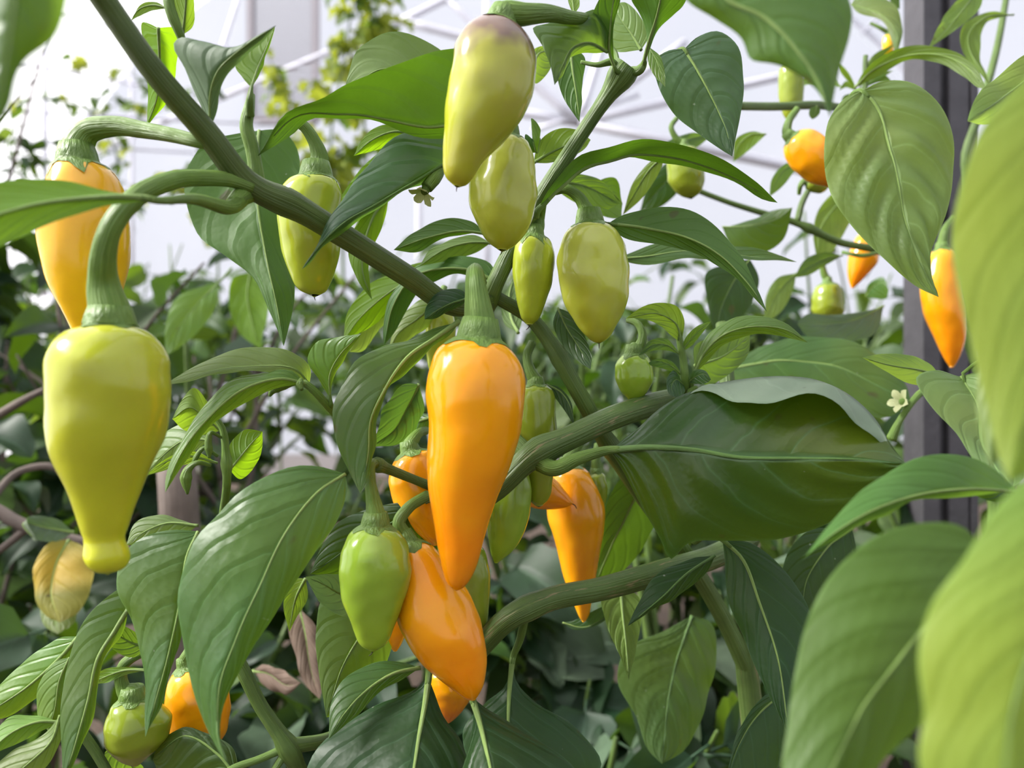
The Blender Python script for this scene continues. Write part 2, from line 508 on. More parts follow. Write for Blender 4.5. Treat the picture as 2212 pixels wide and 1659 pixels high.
def box(name, lo, hi, mat, parent=None, rot=None):
    lo, hi = np.array(lo, float), np.array(hi, float)
    c = (lo + hi) / 2
    h = (hi - lo) / 2
    V = np.array([(x, y, z) for x in (-1, 1) for y in (-1, 1) for z in (-1, 1)]) * h
    if rot is not None:
        V = V @ np.array(rot).T
    f = [(0, 1, 3, 2), (4, 6, 7, 5), (0, 4, 5, 1), (2, 3, 7, 6), (0, 2, 6, 4), (1, 5, 7, 3)]
    return put(name, V + c, f, mat, parent, origin=c, smooth=False)


a0, a1 = P(542, 262, 7.6), P(682, -30, 7.6)
for nm, lo, hi in (('window_frame', (a0[0] - .03, 7.55, a0[2]), (a0[0] + .03, 7.65, a1[2])), ('window_frame', (a1[0] - .03, 7.55, a0[2]), (a1[0] + .03, 7.65, a1[2])),
                   ('window_frame', (a0[0], 7.55, a0[2] - .03), (a1[0], 7.65, a0[2] + .03))):
    box(nm, lo, hi, M['louvre'], win)
ca, sa = math.cos(0.7), math.sin(0.7)
for k in range(21):
    z = a0[2] + 0.06 + k * 0.0615
    box('slat', (a0[0] + .04, 7.575, z - .0045), (a1[0] - .04, 7.645, z + .0045), M['louvre'], win, rot=((1, 0, 0), (0, ca, -sa), (0, sa, ca)))

# the dark steel post on the right
prof = [(0, 0), (17, 0), (19.5, 7), (26, 7), (28, 1), (48, 1), (49, 3.2), (50.6, 3.2), (51.6, 0.6), (58.5, 0.6), (58.5, 32), (0, 32)]
px0 = P(1950, 800, 0.652)[0]
V, f = [], []
for zi, z in enumerate((-0.02, 3.9)):
    for (x, y) in prof:
        V.append((px0 + x * 0.76 / 1000 + 0.002 * zi, 0.62 + y / 1000, z))
n = len(prof)
for k in range(n):
    f.append((k, (k + 1) % n, n + (k + 1) % n, n + k))
f.append(tuple(range(n - 1, -1, -1)))
f.append(tuple(range(n, 2 * n)))
tag(put('support_post', V, f, M['steel'], origin=(px0, .62, 0), smooth=False), 'dark grey steel channel post standing behind the right-hand pepper plant', 'post')

# ------------------------------------------------------------------ plant builders
def leaf_surface(Mc, halves, nh, cup, wav, wk, puck, seed, w0=None):
    """Mc: midrib curve (n+1,3); halves: for the left and the right side a list of curves outwards"""
    n = len(Mc) - 1
    r = np.random.default_rng(seed)
    cols, vs = [], []
    for si, chain in enumerate(halves):
        side = []
        for k in range(1, nh + 1):
            a = k / nh
            if len(chain) == 1:
                side.append(Mc * (1 - a) + chain[0] * a)
            else:                       # rolled edge: M -> crest -> edge, rounded at the crest
                E1, E2 = chain
                b = 0.62
                if a <= b:
                    q = Mc * (1 - a / b) + E1 * (a / b)
                else:
                    s = (a - b) / (1 - b)
                    q = E1 * (1 - s) + E2 * s
                side.append(q)
        if si == 0:
            cols = side[::-1]
            vs = [-(k / nh) for k in range(nh, 0, -1)]
            cols.append(Mc); vs.append(0.0)
        else:
            cols += side
            vs += [k / nh for k in range(1, nh + 1)]
    G = np.array(cols).transpose(1, 0, 2)          # (n+1, 2nh+1, 3)
    return G, np.array(vs)


def grid_normals(G):
    du = np.gradient(G, axis=0)
    dv = np.gradient(G, axis=1)
    N = np.cross(du, dv)
    L = np.linalg.norm(N, axis=2, keepdims=True)
    return N / np.maximum(L, 1e-12), L[..., 0]


LEAF_SEED = [100]


def leaf(parent, mat, d, Mp, Lp, Rp, side='T', ld=0.0, rd=0.0, cup=0.10, wav=0.02, puck=0.012, pet=None, pr=(5, 4), rib='rib', ribw=4.0,
         R2=None, L2=None, nu=34, nh=8, label=None, name='leaf', wk=2.2):
    """one leaf. d: depth in metres at the base and at the tip; Mp: midrib from base to tip, Lp/Rp: the two edges between them,
    all in photo pixels (x, y[, cm behind]); ld/rd: how far the edges stand behind (+) or before (-) the midrib, cm"""
    LEAF_SEED[0] += 1
    seed = LEAF_SEED[0]
    d0, d1 = d if isinstance(d, tuple) else (d, d)
    Mp = [tuple(p) + (0.0,) * (3 - len(p)) for p in Mp]

    def world_pts(pts, off, ends=True):
        k = len(pts)
        ch = np.concatenate(([0], np.cumsum([math.dist(pts[i][:2], pts[i + 1][:2]) for i in range(k - 1)])))
        ch = ch / ch[-1]
        W = []
        for p, t in zip(pts, ch):
            o = p[2] if len(p) > 2 else off * math.sin(math.pi * min(max(t, 0), 1)) ** 0.7
            W.append(P(p[0], p[1], d0 + (d1 - d0) * t + o / 100))
        return W
    Mw = world_pts(Mp, 0)
    Mc = spline(Mw, nu)

    def edge(pts, off):
        full = [Mp[0][:2] + (Mp[0][2],)] + [tuple(p) for p in pts] + [Mp[-1][:2] + (Mp[-1][2],)]
        # edges without a depth of their own follow the midrib's bulge
        W = world_pts(full, off)
        ts = np.linspace(0, 1, len(full))
        for i, p in enumerate(pts):
            if len(p) < 3:
                mid = np.interp(ts[i + 1], np.linspace(0, 1, len(Mp)), [m[2] for m in Mp])
                q = W[i + 1]
                W[i + 1] = P(p[0], p[1], q[1] + mid / 100)
        return spline(W, nu)
    hl = [edge(Lp, ld)] + ([edge(L2, ld)] if L2 else [])
    hr = [edge(Rp, rd)] + ([edge(R2, rd)] if R2 else [])
    G, vs = leaf_surface(Mc, (hl, hr), nh, cup, wav, wk, puck, seed)
    N, A = grid_normals(G)
    camp = np.array((0, 0, ZC))
    s = (np.einsum('ijk,ijk->ij', N, camp - G) * A)
    if R2:
        s = s[:, :nh + 1]
    if L2:
        s = s[:, nh:]
    up = 1.0 if s.sum() > 0 else -1.0
    if side == 'U':
        up = -up
    flipped = up < 0
    N = N * up
    r = np.random.default_rng(seed)
    n = nu
    u = np.linspace(0, 1, n + 1)[:, None]
    v = vs[None, :]
    av = np.abs(v)
    half = np.linalg.norm(G[:, -1] - G[:, 0], axis=1)[:, None] / 2
    size = np.max(half)
    length = np.linalg.norm(np.diff(Mc, axis=0), axis=1).sum()
    env = np.sin(np.pi * np.clip(u, 0, 1)) ** 0.5
    disp = cup * half * (av * (1 - av) * 2.2) * env
    ph = r.uniform(0, 6.28, 6)
    disp = disp + wav * length * 0.35 * env * av ** 2 * (np.sin(2 * np.pi * wk * u + ph[0] + 1.3 * (v > 0)) + 0.5 * np.sin(2 * np.pi * (wk * 1.9) * u + ph[1] + 2.1 * (v > 0)))
    q = u * NV - av ** 1.25 * 2.1 + 0.45 * (v > 0) + 0.17
    ql = np.cos(2 * np.pi * (q + 0.5))
    disp = disp + puck * size * 1.5 * env * (-ql) * np.clip(av * 3, 0, 1) * (1 - av) ** 0.5
    if R2:
        disp = disp * np.where(v > 0, np.clip(1 - av / 0.5, 0, 1), 1.0)
    x = G[..., 0] * 1; z = G[..., 2] * 1
    disp = disp + (0.0 if R2 else 0.007) * length * env * (np.sin(150 * x + ph[2]) * np.sin(170 * z + ph[3]) + np.sin(270 * (x + z) + ph[4]) * 0.5)
    if R2:
        disp = disp + 0.006 * length * env * (v > 0.64) * (np.sin(34 * u + ph[2]) + 0.6 * np.sin(55 * u + 9 * v + ph[3]))
    G = G + N * disp[..., None]
    nvv = len(vs)
    F = []
    for i in range(n):
        for j in range(nvv - 1):
            a = i * nvv + j
            q4 = (a, a + nvv, a + nvv + 1, a + 1)
            F.append(q4 if not flipped else q4[::-1])
    uv = np.stack(np.broadcast_arrays(u, (v + 1) / 2), -1).reshape(-1, 2)
    o = put(name, G.reshape(-1, 3), F, M[mat] if isinstance(mat, str) else mat, parent, uv, origin=Mc[0])
    if label:
        o['label'] = label
    # raised midrib along the blade
    rc = G[:, nh] - N[:, nh] * (ribw * 0.25 * Mc[:, 1:2] / FPX)
    k = int(n * 0.93)
    rr = ribw * (1 - 0.82 * np.linspace(0, 0.93, k + 1) ** 0.8) * rc[:k + 1, 1] / FPX
    V, f, uvt = tube_geo(rc[:k + 1], rr, 6)
    put('midrib', V, f, M[rib], o, uvt, origin=rc[0])
    if pet:
        pts = [tuple(p) + (0.0,) * (3 - len(p)) for p in pet]
        W = [P(p[0], p[1], d0 + p[2] / 100) for p in pts] + [rc[0], rc[min(2, n)]]
        nn = 5 * len(W)
        c = spline(W, nn)
        rad = np.interp(np.linspace(0, 1, nn + 1), np.linspace(0, 1, len(pr) + 1), tuple(pr) + (ribw * 0.9,)) * c[:, 1] / FPX
        V, f, uvt = tube_geo(c, rad, 8)
        put('petiole', V, f, M['stalk'], o, uvt)
    return o


def pepper(label, mat, d, rows=None, A=None, B=None, prof=None, stalk=None, sr=(8, 8, 14), cal=0.6, lump=0.05, lobes=3, style=True,
           group=None, n=44, seg=32, stalk_mat='stalk', calm='calyx', tipcol='tip', bd=0.0, knob=0.0, name='chili_pepper'):
    """one fruit. rows: (y, left, right) of a hanging fruit in photo pixels, or A, B (ends) with prof (t, offset, half width)"""
    LEAF_SEED[0] += 1
    r = np.random.default_rng(LEAF_SEED[0])
    if rows:
        pts = [((a + b) / 2, y) for (y, a, b) in rows]
        rad = [(b - a) / 2 for (y, a, b) in rows]
        C = np.array([P(x, y, d + bd / 100 * (i / (len(rows) - 1))) for i, (x, y) in enumerate(pts)])
    else:
        A_, B_ = np.array(A[:2], float), np.array(B[:2], float)
        ax = B_ - A_
        L = np.linalg.norm(ax)
        pn = np.array((-ax[1], ax[0])) / L
        C, rad = [], []
        for (t, off, hw) in prof:
            q = A_ + ax * t + pn * off
            C.append(P(q[0], q[1], d + bd / 100 * t))
            rad.append(hw)
        C = np.array(C)
    k = np.concatenate(([0], np.cumsum(np.linalg.norm(np.diff(C, axis=0), axis=1))))
    R = np.array(rad) * C[:, 1] / FPX
    D4 = np.column_stack([C, R])
    fine = spline_1d(k, D4, n)
    c, rr = fine[:, :3], np.maximum(fine[:, 3], 0)
    axis = c[-1] - c[0]
    axis /= np.linalg.norm(axis)
    s1 = np.cross(axis, (0, 1, 0)); s1 /= np.linalg.norm(s1)
    s2 = np.cross(axis, s1)
    th = np.linspace(0, 2 * np.pi, seg, endpoint=False)
    t = np.linspace(0, 1, n + 1)
    ph = r.uniform(0, 6.28, 8)
    mod = 1 + lump * 0.35 * np.cos(lobes * th[None] + ph[0]) * np.exp(-(t[:, None] / 0.6) ** 2)
    mod = mod + lump * 0.45 * (np.sin(2 * th[None] + 9 * t[:, None] + ph[1]) * np.sin(7 * t[:, None] + ph[2])) \
        + lump * 0.4 * np.sin(3 * th[None] + ph[3] + 11 * t[:, None]) * np.sin(15 * t[:, None] + ph[4]) \
        + lump * 0.22 * np.sin(5 * th[None] + ph[6] - 16 * t[:, None]) * np.sin(24 * t[:, None] + ph[7])
    mod = mod + knob * np.exp(-((1 - t[:, None]) / 0.09) ** 2) * (np.cos(3 * th[None] + 0.9) + 0.5 * np.sin(2 * th[None] + 0.5))
    V = c[:, None] + (s1 * np.cos(th)[None, :, None] + s2 * np.sin(th)[None, :, None]) * (rr[:, None] * mod)[..., None]
    V = V.reshape(-1, 3)
    uv = np.stack(np.meshgrid(t, np.linspace(0, 1, seg), indexing='ij'), -1).reshape(-1, 2)
    F = []
    for i in range(n):
        for j in range(seg):
            q = (j + 1) % seg
            F.append((i * seg + j, i * seg + q, (i + 1) * seg + q, (i + 1) * seg + j)[::-1])
    V = np.vstack([V, c[:1] + axis * rr[0] * 0.25, c[-1:] + axis * rr[-1] * 0.5])
    uv = np.vstack([uv, [[0, 0.5]], [[1, 0.5]]])
    for j in range(seg):
        q = (j + 1) % seg
        F.append((len(V) - 2, j, q)[::-1])
        F.append((len(V) - 1, n * seg + q, n * seg + j)[::-1])
    root = thing(name, label, 'pepper', c[0], group)
    put('flesh', V, F, M[mat], root, uv, origin=c[0])
    # calyx lying over the shoulder with short teeth
    rmax = rr.max()
    im = int(np.argmax(rr))
    rc = max(cal * rmax, rr[0] * 1.12)
    rs = (sr[-1] if stalk else 6) * C[0, 1] / FPX
    nt = 5
    prof_r = np.array([0.35 * rs, rs * 0.95, rs * 1.12, rs * 1.2, 0.62 * rc, 0.86 * rc, 1.0 * rc])
    prof_r = np.maximum.accumulate(prof_r)
    hh = np.interp(prof_r, rr[:im + 1] * 1.0, np.linalg.norm(c[:im + 1] - c[0], axis=1))
    hh = hh - np.array([0.35, 0.34, 0.22, 0.10, 0.05, 0.035, 0.012]) * rc * np.array([2, 2, 1.6, 1.2, 1, 1, 1])
    CV, CF = [], []
    sg = 30
    tt = np.linspace(0, 2 * np.pi, sg, endpoint=False)
    for q in range(len(prof_r)):
        teeth = 1 + (0.13 * np.cos(nt * tt + ph[5]) + 0.05 * np.cos(2 * nt * tt + ph[6])) * max(0, (q - 3) / 3)
        pr_ = prof_r[q] * teeth
        ch = np.interp(pr_, rr[:im + 1], np.linalg.norm(c[:im + 1] - c[0], axis=1)) - np.interp(prof_r[q], rr[:im + 1], np.linalg.norm(c[:im + 1] - c[0], axis=1)) + hh[q]
        rad2 = pr_ + (0.02 * rc if q > 3 else 0)
        cen = np.array([np.interp(np.clip(ch, 0, None), np.linalg.norm(c - c[0], axis=1)[:im + 1], c[:im + 1, a] - c[0, a] - axis[a] * np.linalg.norm(c - c[0], axis=1)[:im + 1]) for a in range(3)]).T
        CV.append(c[0] + axis * ch[:, None] + cen + s1 * (rad2 * np.cos(tt))[:, None] + s2 * (rad2 * np.sin(tt))[:, None])
    CV = np.vstack(CV)
    for q in range(len(prof_r) - 1):
        for j in range(sg):
            j2 = (j + 1) % sg
            CF.append((q * sg + j, (q + 1) * sg + j, (q + 1) * sg + j2, q * sg + j2))
    uvc = np.stack(np.meshgrid(np.linspace(0, 1, len(prof_r)), np.linspace(0, 1, sg), indexing='ij'), -1).reshape(-1, 2)
    put('calyx', CV, CF, M[calm], root, uvc, origin=c[0])
    if stalk:
        W = [P(p[0], p[1], d + (p[2] if len(p) > 2 else 0) / 100) for p in stalk]
        W.append(c[0] - axis * 0.30 * rc)
        W.append(c[0] + axis * 0.05 * rc)
        nn = 7 * len(W)
        cc = spline(W, nn)
        rad = np.interp(np.linspace(0, 1, nn + 1), np.linspace(0, 0.97, len(sr)), sr) * cc[:, 1] / FPX
        SV, SF, suv = tube_geo(cc, rad, 12, 0.04, 5)
        put('stalk', SV, SF, M[stalk_mat], root, suv)
    if style:
        e = c[-1]
        w = 1.7 * C[0, 1] / FPX
        off = s1 * r.uniform(-1, 1) * 6 * w + np.array((0, -2 * w, 0))
        cc = spline([e - axis * 2 * w, e + axis * 4 * w + off * 0.3, e + axis * 7 * w + off], 8)
        SV, SF, suv = tube_geo(cc, np.linspace(w, 0.4 * w, 9), 6)
        put('style_tip', SV, SF, M[tipcol], root, suv)
    return root


def spline_1d(k, D, n):
    """smooth, overshoot-free samples of the rows D given at stations k"""
    t = np.linspace(0, k[-1], n + 1)
    # more stations near both ends
    w = np.linspace(0, 1, n + 1)
    t = k[-1] * (0.5 - 0.5 * np.cos(np.pi * w)) * 0.55 + t * 0.45
    out = np.empty((n + 1, D.shape[1]))
    for a in range(D.shape[1]):
        y = D[:, a]
        h = np.diff(k)
        s = np.diff(y) / h
        m = np.zeros(len(y))
        for i in range(1, len(y) - 1):
            if s[i - 1] * s[i] > 0:
                w1, w2 = 2 * h[i] + h[i - 1], h[i] + 2 * h[i - 1]
                m[i] = (w1 + w2) / (w1 / s[i - 1] + w2 / s[i])
        m[0], m[-1] = s[0] * 1.4, s[-1] * 1.4
        i = np.clip(np.searchsorted(k, t, side='right') - 1, 0, len(k) - 2)
        x = (t - k[i]) / h[i]
        out[:, a] = (2 * x**3 - 3 * x**2 + 1) * y[i] + (x**3 - 2 * x**2 + x) * h[i] * m[i] + (-2 * x**3 + 3 * x**2) * y[i + 1] + (x**3 - x**2) * h[i] * m[i + 1]
    return out


# ------------------------------------------------------------------ the pepper plant in the middle: stems
plant = thing('pepper_plant', 'large pepper plant filling the middle, with thick green forking stems', 'plant', (0.10, 0.36, 0.0))


def stem(mat, pts, d, rad, parent=plant, **kw):
    return tube(kw.pop('name', 'stem'), M[mat], pts, d, rad, parent, **kw)


stem('stem_dark', [(150, -110, -9), (225, 0, -8), (330, 150, -7), (450, 290, -5.6), (535, 395, -4.6), (640, 447, -3.6), (760, 520, -2.4), (880, 596, -1.2), (990, 664, 0), (1060, 650, .5)],
     .285, (27, 26, 26, 27, 28, 27, 25, 24, 22, 18), seg=14, ridge=0.05, n=60, nodes=((.50, .18, .03),))
stem('stem', [(1010, 770, 2.5), (1045, 680, 1), (1066, 622, 0), (1103, 545, 0), (1165, 432, -.6), (1250, 300, -1), (1335, 175, -1.6), (1358, 142, -1.8)], .29, (16, 18, 19, 18, 17, 16, 15, 22), seg=12, ridge=0.06, n=46, nodes=((.24, .25, .03), (.97, .5, .04)))
stem('stem', [(1070, 640, 0), (1150, 690, .6), (1190, 742, .6), (1232, 815, .5), (1310, 950, 1.2), (1385, 1065, 2), (1470, 1180, 3.2), (1560, 1330, 4.6), (1622, 1460, 5.2)], .293, (14, 16, 18, 19, 19, 18, 18, 18, 20), seg=12, ridge=0.06, n=46, nodes=((.17, .2, .02), (.37, .25, .02)))
stem('bark', [(1570, 860, 6), (1450, 866, 3.5), (1330, 900, 1.6), (1230, 946, .4), (1150, 985, 0), (1070, 1060, 0), (930, 1140, .8), (840, 1240, 2)], .275, (24, 25, 26, 26, 27, 22, 16, 13), seg=14, ridge=0.04, n=56, nodes=((.57, .25, .03),))
stem('stem', [(1150, 990), (1108, 950, .6), (1050, 900, 2.5), (1000, 830, 4)], .275, (20, 18, 15, 14), seg=10)
stem('stem', [(935, 1052, 1.0), (880, 1030, .2), (830, 1010, -.4), (812, 1003, -.8)], .265, (11, 10, 11, 14), seg=10, nodes=((.95, .3, .08),))
stem('bark', [(1620, 1160, 6), (1530, 1207, 3.5), (1420, 1238, 1.8), (1300, 1272, .8), (1180, 1297, 0), (1100, 1335, -.4), (1055, 1378, 0), (1010, 1440, 1.5), (960, 1540, 3)], .285, (24, 25, 26, 26, 25, 26, 24, 19, 16), seg=14, ridge=0.04, n=56, nodes=((.62, .12, .02),))
stem('bark', [(1700, 3200, 0), (1640, 1700, 0), (1610, 1400, 0), (1600, 1150, 0), (1575, 870, -.5), (1560, 700, 1)], .345, (34, 32, 30, 26, 22, 14), seg=12, n=40)
stem('stem', [(480, 1370, .5), (520, 1440, 0), (562, 1524, 0), (620, 1612, 0), (660, 1700, 0.6)], .262, (15, 15, 15, 18, 18), seg=12, ridge=0.06, nodes=((.72, .45, .06),))
stem('stem', [(625, 1612, 0), (690, 1602, 1), (760, 1575, 3), (840, 1560, 5)], .262, (17, 14, 13, 12), seg=10)
stem('stalk', [(618, 1615), (560, 1640, -.3), (500, 1662, -.6), (460, 1690, -.8)], .262, (9, 8, 8, 7), seg=8)
stem('stalk', [(622, 1618), (595, 1660, -.3), (570, 1710, -.6)], .262, (9, 8, 8), seg=8)
stem('stem', [(165, 1565), (210, 1630), (250, 1700)], .262, (11, 11, 11), seg=8)
# fine shoots
stem('stalk', [(482, 1110, 1), (490, 1040), (488, 980), (480, 925), (455, 890)], .262, (9, 9, 9, 8, 5), seg=8, nodes=((.55, .5, .06),), name='shoot')
stem('stalk', [(760, 930, 2), (715, 885, .6), (672, 838, 0), (655, 826, 0)], .264, (9, 9, 9, 8), seg=8, name='shoot')
stem('stalk', [(1485, 880, 1.5), (1480, 825), (1475, 770), (1470, 745), (1462, 690)], .30, (11, 10, 9, 8, 5), seg=8, name='shoot')
stem('stalk', [(556, 392, .2), (545, 322, .1), (532, 270, 0), (538, 235, 0), (543, 205, .2)], .245, (17, 15, 15, 13, 8), seg=10, name='shoot')
stem('stalk', [(358, -60, 0), (368, 20, 0), (385, 65, .2), (395, 90, .4)], .24, (10, 11, 12, 8), seg=8, name='shoot')
stem('stalk', [(548, 412, .5), (520, 425, -.1), (502, 440, -.6)], .238, (22, 21, 15), seg=12, name='shoot')

# ------------------------------------------------------------------ the fruits
G_O, G_G = 'ripe orange peppers', 'unripe green peppers'
pepper('large ripe orange pepper hanging in the centre in front of all others', 'p_orange', .245,
       rows=[(732, 990, 1078), (742, 968, 1096), (760, 944, 1112), (790, 930, 1128), (825, 920, 1134), (860, 917, 1133), (910, 921, 1126), (960, 922, 1114), (1010, 922, 1098), (1060, 925, 1076),
             (1110, 932, 1060), (1160, 941, 1046), (1205, 950, 1034), (1240, 958, 1020), (1260, 966, 1008), (1271, 976, 997), (1275, 983, 989)],
       stalk=[(1040, 612, 2.6), (1026, 584, .9), (1026, 610, .1), (1030, 650)], sr=(12, 14, 16, 21, 30, 40), cal=.62, lump=.045, style=False, group=G_O)
pepper('plump lime-green pepper at the far left with a knobbed tip', 'p_lime', .205,
       rows=[(700, 205, 270), (708, 178, 300), (722, 148, 322), (750, 122, 342), (790, 108, 356), (830, 109, 359), (870, 111, 355), (910, 109, 349), (950, 114, 340), (1000, 130, 321), (1050, 150, 301), (1100, 166, 284),
             (1140, 178, 272), (1165, 186, 264), (1180, 187, 270), (1200, 184, 274), (1220, 192, 268), (1232, 208, 256), (1238, 225, 240)],
       stalk=[(545, 405, 3.3), (500, 390, 2.9), (430, 385, 2.2), (360, 393, 1), (290, 428, 0), (240, 490, -.4), (222, 560, -.3), (224, 620, 0)], sr=(14, 17, 19, 21, 22, 24, 30, 45), cal=.48, lump=.06, style=False, group=G_G, knob=.16)
pepper('golden yellow pepper at the left edge, behind the lime-green one', 'p_yellow', .245,
       rows=[(352, 130, 205), (362, 118, 228), (385, 112, 248), (420, 105, 262), (460, 97, 269), (500, 94, 272), (545, 99, 271), (590, 108, 266), (630, 122, 258), (670, 140, 245), (710, 158, 228), (750, 172, 215), (775, 182, 202), (783, 190, 194)],
       stalk=[(466, 312, -1.3), (440, 308, -1.5), (380, 294, -1.2), (310, 281, -.6), (240, 272, -.2), (188, 285, 0), (168, 315, 0)], sr=(14, 15, 16, 18, 21, 26, 36), cal=.68, lump=.05, style=False, group=G_O)
pepper('yellow-green pepper hanging behind the slanting branch at the upper left', 'p_green', .278,
       rows=[(382, 650, 715), (392, 625, 730), (420, 608, 738), (460, 601, 737), (500, 602, 736), (540, 610, 734), (580, 622, 724), (610, 634, 714), (628, 648, 704), (637, 668, 690)],
       stalk=[(622, 262, -.6), (650, 268, -.4), (676, 300, -.2), (690, 345)], sr=(12, 12, 14, 20, 30), cal=.72, group=G_G)
pepper('pale green pepper with a purple-blushed shoulder at the top centre', 'p_blush', .236,
       A=(1090, 48), B=(992, 404), prof=[(0, 6, 22), (.02, 6, 44), (.06, 4, 62), (.14, 0, 82), (.25, -5, 91), (.38, -9, 91), (.5, -9, 84), (.62, -4, 72), (.74, 4, 56), (.84, 9, 43), (.92, 10, 34), (.97, 8, 23), (1, 5, 6)],
       stalk=[(1262, 40, 2.2), (1225, 36, 1.2), (1180, 28, .4), (1135, 30, 0)], sr=(12, 14, 17, 22, 30), cal=.52, lump=.06, group='unripe pale peppers')
pepper('pale green pepper partly hidden below the purple-blushed one', 'p_pale', .262,
       rows=[(296, 1075, 1128), (306, 1058, 1140), (330, 1042, 1150), (370, 1024, 1157), (410, 1014, 1158), (450, 1016, 1153), (485, 1028, 1143), (510, 1042, 1128), (528, 1058, 1112), (540, 1076, 1094)],
       stalk=[(1092, 170, 3), (1094, 215, 1.5), (1100, 262, .3)], sr=(10, 12, 18), cal=.5, lump=.07, lobes=4, group='unripe pale peppers')
pepper('slim small green pepper hanging left of its plumper twin below the fork', 'p_green', .287,
       rows=[(510, 1132, 1176), (518, 1120, 1188), (540, 1112, 1196), (570, 1107, 1198), (600, 1108, 1194), (635, 1114, 1184), (665, 1119, 1174), (688, 1126, 1164), (701, 1138, 1150)],
       stalk=[(1172, 440, -.4), (1166, 470), (1160, 495)], sr=(9, 11, 18), cal=.78, lump=.06, group=G_G)
pepper('plump yellow-green pepper hanging just right of the slim green one', 'p_pale', .28,
       rows=[(482, 1248, 1300), (490, 1228, 1318), (510, 1212, 1334), (545, 1203, 1350), (590, 1202, 1358), (630, 1212, 1358), (665, 1226, 1350), (695, 1244, 1338), (720, 1262, 1324), (735, 1278, 1310), (741, 1290, 1298)],
       stalk=[(1200, 412, .2), (1222, 408), (1252, 428), (1268, 458)], sr=(10, 11, 14, 26), cal=.58, lump=.08, group=G_G)
pepper('tiny round green pepper on a curved stalk above the barked branch', 'p_fresh', .30,
       rows=[(764, 1352, 1388), (770, 1342, 1398), (790, 1330, 1408), (815, 1329, 1412), (840, 1338, 1402), (858, 1352, 1388), (869, 1366, 1374)],
       stalk=[(1356, 690, .5), (1378, 700, .2), (1388, 725), (1378, 752)], sr=(7, 8, 10, 18), cal=.72, lump=.03, style=False, group=G_G)
pepper('fresh green pepper hanging left of the tilted orange one', 'p_fresh', .25,
       rows=[(1136, 780, 842), (1144, 764, 856), (1165, 748, 872), (1195, 737, 884), (1230, 733, 886), (1265, 736, 880), (1300, 744, 870), (1335, 756, 858), (1368, 768, 846), (1392, 780, 832), (1404, 796, 816)],
       stalk=[(812, 1002, .8), (800, 1006, .1), (800, 1040), (808, 1090), (812, 1115)], sr=(10, 11, 12, 17, 26), cal=.58, lump=.06, group=G_G)
pepper('glossy orange pepper tilted to the lower right below the centre', 'p_orange', .262,
       A=(882, 1172), B=(1024, 1512), prof=[(0, 0, 16), (.03, 1, 34), (.1, 2, 52), (.2, 4, 64), (.32, 4, 76), (.44, 3, 83), (.56, 2, 82), (.68, -1, 72), (.79, -4, 57), (.88, -6, 41), (.95, -4, 25), (.99, 0, 10), (1.0, 0, 4)],
       stalk=[(925, 1070, .8), (882, 1098, .2), (862, 1130)], sr=(12, 12, 14, 18), cal=.5, lump=.05, tipcol='calyx', bd=-.6, group=G_O)
pepper('olive-green pepper half hidden behind the tip of the central orange one', 'p_olive', .288,
       rows=[(1180, 975, 1030), (1190, 958, 1044), (1220, 948, 1054), (1260, 944, 1058), (1300, 950, 1058), (1340, 962, 1054), (1380, 980, 1048), (1420, 1000, 1038), (1446, 1016, 1026)],
       stalk=[(1010, 1120, .6), (1003, 1150)], sr=(9, 15), cal=.5, style=False, group=G_G)
pepper('orange pepper mostly hidden left behind the central one', 'p_amber', .282,
       rows=[(976, 862, 912), (984, 850, 930), (1005, 840, 945), (1035, 838, 958), (1065, 848, 968), (1095, 862, 975), (1130, 888, 975), (1160, 918, 970), (1176, 936, 954)],
       stalk=[(920, 930, 1.5), (900, 940, .3), (886, 960)], sr=(9, 10, 18), cal=.62, style=False, group=G_O)
pepper('yellow-green pepper between the central orange pepper and the hanging amber one', 'p_fresh', .292,
       rows=[(1000, 1085, 1130), (1015, 1070, 1142), (1050, 1060, 1148), (1090, 1054, 1146), (1130, 1052, 1138), (1165, 1055, 1122), (1190, 1059, 1104), (1208, 1064, 1084), (1216, 1068, 1074)],
       stalk=[(1110, 950, .3), (1108, 985)], sr=(9, 14), cal=.5, style=False, group=G_G)
pepper('long green pepper passing behind the barked branch with its tip below', 'p_olive', .298,
       rows=[(832, 1135, 1180), (842, 1120, 1192), (870, 1112, 1200), (910, 1112, 1202), (950, 1120, 1204), (990, 1130, 1203), (1030, 1136, 1196), (1060, 1138, 1192), (1080, 1144, 1184), (1092, 1156, 1172)],
       stalk=[(1150, 740, .5), (1138, 770, .2), (1150, 812)], sr=(9, 10, 16), cal=.6, style=False, group=G_G)
pepper('long amber pepper hanging right of centre behind the lower branch', 'p_amber', .335,
       rows=[(1008, 1205, 1248), (1016, 1192, 1264), (1040, 1184, 1284), (1075, 1180, 1300), (1110, 1183, 1307), (1150, 1193, 1304), (1190, 1204, 1297), (1230, 1214, 1290), (1270, 1226, 1284), (1305, 1240, 1278), (1330, 1250, 1272), (1343, 1258, 1264)],
       stalk=[(1265, 930, 1), (1250, 960, .4), (1228, 992)], sr=(9, 10, 16), cal=.5, style=False, group=G_O)
pepper('small orange pepper tip poking right in front of the long amber one', 'p_orange', .316,
       A=(1100, 1040), B=(1238, 1082), prof=[(0, 0, 16), (.06, 0, 30), (.25, -2, 42), (.45, -2, 42), (.65, 1, 34), (.82, 4, 22), (.94, 6, 11), (1, 6, 3)], cal=.5, group=G_O)
pepper('small green pepper peeping out right of the long amber one', 'p_olive', .335,
       rows=[(1020, 1275, 1300), (1030, 1265, 1308), (1055, 1262, 1312), (1085, 1270, 1308), (1105, 1282, 1298)], stalk=[(1290, 960, .5), (1288, 995)], sr=(7, 12), style=False, group=G_G)
